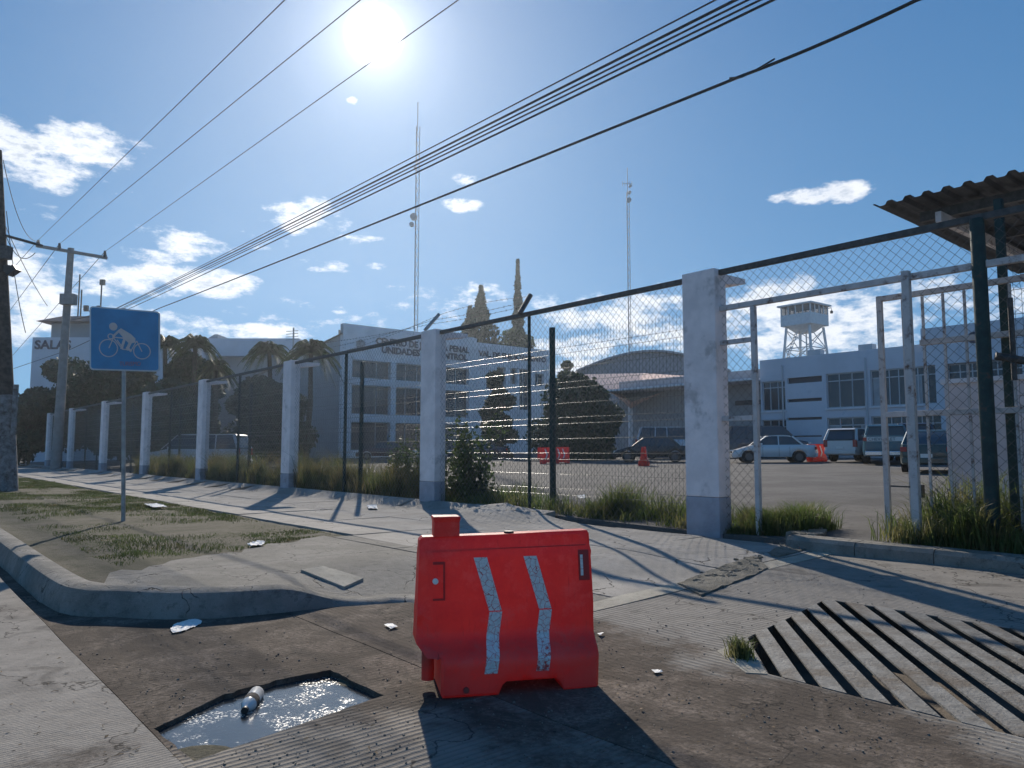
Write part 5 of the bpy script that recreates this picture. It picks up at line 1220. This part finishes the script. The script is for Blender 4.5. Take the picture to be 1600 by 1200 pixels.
# ---------------------------------------------------------------- red barriers
def barrier(label,loc,rz,group=None,small=False):
    r=thing('barrier',label,'barrier',loc,rz,group); base=Vector(loc); m3=Matrix.Rotation(rz,3,'Z'); T=lambda q: base+m3@Vector(q)
    # outline in x,z; depth from the profile
    o=[(-.56,.30),(-.50,.23),(-.42,.225),(-.42,.02),(-.41,0),(-.07,0),(-.045,.055),(-.02,.075),(.29,.075),(.315,.055),(.34,0),(.54,0),(.56,.02),(.575,.5),(.562,.93),(.55,.95),(.3,.945),(-.05,.935),(-.30,.932),(-.52,.93),(-.54,.91)]
    def wf(x,z):
        if z<.20: w=.245
        elif z<.34: w=.245-.115*sstep(.20,.34,z)
        else: w=.13-.045*(z-.34)/.6
        if z>.82: w-=.012*sstep(.82,.84,z)
        return w
    mb=MB(); pslab(mb,o,wf,.035 if not small else .12,.018,T); mb.build('body',M['red'],r,smooth=True)
    if small:
        for k,x in enumerate((-.16,.13)): 
            q=[T((x,-.142,.9-.05)),T((x+.08,-.142,.9-.05)),T((x+.20,-.16,.5)),T((x+.08,-.16,.2)),T((x,-.16,.2)),T((x+.11,-.16,.5))]; MB().add(q,[(0,1,2,5),(5,2,3,4)]).build('chevron',M['paper'],r)
        return r
    neck=MB(); neck.add([T((a,b,z)) for z,k in ((.93,1),(1.02,1),(1.045,1.08),(1.055,1.04)) for a,b in ((-.37-.08*k,-.07*k),(-.37+.08*k,-.07*k),(-.37+.08*k,.07*k),(-.37-.08*k,.07*k))],[(4*i+j,4*i+(j+1)%4,4*(i+1)+(j+1)%4,4*(i+1)+j) for i in range(3) for j in range(4)]+[(12,13,14,15)]); neck.build('filler_neck',M['red'],r,bevel=.006)
    MB().tube([T((-.475,0,.24)),T((-.475,0,.05))],.04,14).build('hinge_pin',M['red'],r,smooth=True)
    MB().tube([T((.04,0,.935)),T((.04,0,.95))],.032,14).build('filler_plug',M['trim'],r,smooth=True)
    def face(x,z,o=0): return T((x,-wf(x,z)-o,z))
    def strip(name,pts,m,off=.003,thick=.003,n=10):
        # quad strip between left and right edges following the face
        mb=MB(); V=[]
        for k in range(n+1):
            s=k/n; l=Vector(pts[0]).lerp(Vector(pts[3]),s); q=Vector(pts[1]).lerp(Vector(pts[2]),s)
            V+= [face(l.x,l.y,off),face(q.x,q.y,off),face(l.x,l.y,off-thick-.003),face(q.x,q.y,off-thick-.003)]
        fs=[(4*k,4*k+1,4*k+5,4*k+4) for k in range(n)]+[(4*k,4*k+4,4*k+6,4*k+2) for k in range(n)]+[(4*k+1,4*k+3,4*k+7,4*k+5) for k in range(n)]+[(0,2,3,1),(4*n,4*n+1,4*n+3,4*n+2)]
        mb.add(V,fs); return mb.build(name,m,r)
    for x in (-.205,.115):
        strip('chevron_upper',[(x,.80),(x+.085,.80),(x+.175,.475),(x+.095,.475)],M['tape'])
        strip('chevron_lower',[(x+.098,.468),(x+.178,.468),(x+.125,.13),(x+.045,.13)],M['tape'])
    # moulded details
    dk=mat('red_moulding',(.36,.022,.02),.5)
    for a in ([(-.46,.78),(-.385,.78),(-.385,.765),(-.46,.765)],[(-.395,.765),(-.385,.765),(-.385,.56),(-.395,.56)],[(-.46,.56),(-.385,.56),(-.385,.55),(-.46,.55)]): strip('slot_rim',a,dk,.012,.01,2)
    MB().tube([face(-.445,.665,.016),face(-.445,.665,-.01)],.018,16).build('reflector',M['paper'],r)
    strip('name_plate',[(.475,.83),(.545,.83),(.548,.64),(.478,.64)],dk,.006,.004,3)
    strip('plate_mark',[(.487,.80),(.504,.80),(.506,.67),(.489,.67)],M['tape'],.009,.004,3)
    MB().tube([face(-.27,.045,.012),face(-.27,.045,-.01)],.018,14).build('drain_plug',mat('plug',(.25,.05,.04),.6),r)
    strip('seam',[(-.50,.845),(.53,.862),(.53,.857),(-.50,.840)],dk,.002,.002,14)
    return r
bx_,by_=G(808,1073,-.215); 
barrier('big red plastic barrier with two cracked white chevrons in the foreground',(-.06,4.98,zroad(-.06,4.98)),R(12))
for u,v,Y,rz,lab in ((855,724,44,R(0),'small red barrier left of the far pair by the green post'),(874,724,44.3,R(5),'small red barrier right of the far pair by the green post'),(1006,726,38,R(75),'single red barrier end on before the black sedan'),(1275,722,41,R(20),'red barrier with white chevrons behind the white sedan')):
    q=D(u,v,Y); barrier(lab,(q.x,Y,lotz(q.x,Y)),rz,'red barriers out in the car park',True)
# ---------------------------------------------------------------- litter
bp=Vector((*G(393,1097,-.25),-.243)); bo=thing('plastic_bottle','dirty clear plastic bottle with dark label lying in the puddle','bottle',bp)
dr=(Vector((*G(408,1076,-.33),-.30))-Vector((*G(380,1115,-.33),-.30))).normalized(); L0=.33
pr=[(-.5,.006),(-.5,.016),(-.43,.016),(-.38,.026),(-.24,.044),(-.2,.045),(.42,.045),(.47,.038),(.5,.01)]
MB().tube([bp+dr*(a*L0) for a,_ in pr],[w for _,w in pr],14).build('body',mat('bottle_plastic',(.6,.6,.58),.25,var=.1,scale=20),bo,smooth=True)
MB().tube([bp+dr*(-.19*L0),bp+dr*(.05*L0)],.0462,14).build('label_band',M['wood'],bo,smooth=True)
MB().tube([bp+dr*(-.53*L0),bp+dr*(-.46*L0)],.02,12).build('cap',M['trim'],bo,smooth=True)
def flat(pts,label,cat,name,z=.008,m=None,jit=.008,cols=1):
    q=[G(u,v,-.22) for u,v in pts]; o=sheet(name,q,lambda x,y:zroad(x,y)+z+jit*(.8+noise2(x,y,37)+.7*noise2(x,y,90)),m or M['paper'],.018,skirt=0,smooth=False); return tag(o,label,cat)
flat([(266,982),(272,975),(300,967),(316,970),(314,975),(285,986),(270,988)],'flattened white plastic strip on the dirt below the kerb','litter','plastic_wrapper')
flat([(600,981),(612,979),(622,984),(610,987)],'small white scrap on the dirt left of the barrier','litter','paper_scrap')
flat([(932,1001),(944,1001),(938,1006)],'tiny white scrap just right of the barrier','litter','paper_scrap')
flat([(1018,1058),(1028,1057),(1036,1061),(1024,1063)],'white scrap on the dirt between barrier and grate','litter','paper_scrap')
flat([(336,1120),(352,1116),(370,1122),(360,1129),(340,1128)],'white paper floating in the puddle beside the bottle','litter','paper_scrap',z=-.035,jit=.003)
def flatw(pts,label,name='paper_scrap',z=.01):
    q=[G(u,v,0) for u,v in pts]; o=sheet(name,q,lambda x,y:zg(x,y)+z+.02*(.8+noise2(x,y,30)+.6*noise2(x,y,70)),M['paper'],.03,skirt=0,smooth=False); return tag(o,label,'litter')
flatw([(225,790),(245,789),(262,794),(240,795)],'white plastic scrap at the edge of the sidewalk behind the sign',z=.02)
flatw([(386,853),(402,848),(414,849),(412,853),(392,856)],'crumpled white wrapper where the verge meets the corner pavement')
flatw([(902,797),(914,795),(916,800),(906,801)],'white scrap under the mesh left of the big pillar',z=.1)
flatw([(573,792),(588,791),(590,797),(576,797)],'dark bordered scrap lying on the sidewalk left of the second pillar',z=.02)
st=MB()
for k in range(2600):
    u,v=rng.uniform(0,1600),rng.uniform(935,1200)
    x,y=G(u,v,-.24); 
    if inpoly(x,y,puddle) or inpoly(x,y,grate): continue
    t,d=TD(x,y)
    if d>-2 or (t>-2.2 and any(0 for _ in ()) ): continue
    if inpoly(x,y,TDp(dp)) is False and d>JD: continue
    s=rng.choice((.003,.003,.004,.004,.005,.006,.008))*rng.uniform(.7,1.2); st.box((x,y,zroad(x,y)+s*.3),(s*1.4,s,s*.8),rot=Matrix.Rotation(rng.uniform(0,6),3,'Z')@Matrix.Rotation(rng.uniform(-.6,.6),3,'X'))
tag(st.build('grit',M['stone'],kind='stuff'),'scattered grit and small stones on the dirty driveway','grit')
blades('weed',[(x+rng.gauss(0,.04),y+rng.gauss(0,.05),zroad(x,y)) for x,y in [G(1158,1028,-.17)]*260],.11,.004,1.0,M['grass'],'small green weed growing at the corner of the storm grate','weed')

# ---------------------------------------------------------------- added flare veil
hz=MB().box((0,70,19.6),(410,244,43)); hm=bpy.data.materials.new('veil_volume'); hm.use_nodes=True; nt=hm.node_tree; nt.nodes.clear()
pv_=N(nt,'ShaderNodeVolumePrincipled',{'Color':(.80,.90,1,1),'Density':VEIL_DENSITY,'Anisotropy':.72}); N(nt,'ShaderNodeOutputMaterial',{'Volume':pv_.outputs[0]})  # volume added to wash out the view the way lens flare does
hzo=hz.build('flare_veil',hm,kind='stuff'); tag(hzo,'thin bright veil added to imitate lens flare before the far buildings','flare_veil')

tw=MB()
for k in range(260):
    u,v=(rng.uniform(930,1600),rng.uniform(1040,1190)) if rng.random()<.45 else (rng.uniform(0,620),rng.uniform(960,1190))
    x,y=Gs(u,v,zr0)
    if inpoly(x,y,puddle) or inpoly(x,y,grate): continue
    z=zroad(x,y)+.014; a=rng.uniform(0,6.28); l=rng.uniform(.012,.05)
    if rng.random()<.5: tw.tube([(x,y,z),(x+math.cos(a)*l*.5,y+math.sin(a)*l*.5,z+.005),(x+math.cos(a+.4)*l,y+math.sin(a+.4)*l,z)],.0015,3)
    else:
        d1=Vector((math.cos(a),math.sin(a),.2))*l*.4; d2=Vector((-math.sin(a),math.cos(a),.3))*l*.25; c=Vector((x,y,z)); tw.add([c-d1,c+d2,c+d1,c-d2*.4],[(0,1,2),(0,2,3)])
tag(tw.build('leaf_litter',mat('dry_leaf',(.16,.11,.06),.9,var=.5,scale=30),kind='stuff'),'dry leaf scraps and twigs scattered on the dirty driveway','leaf litter')
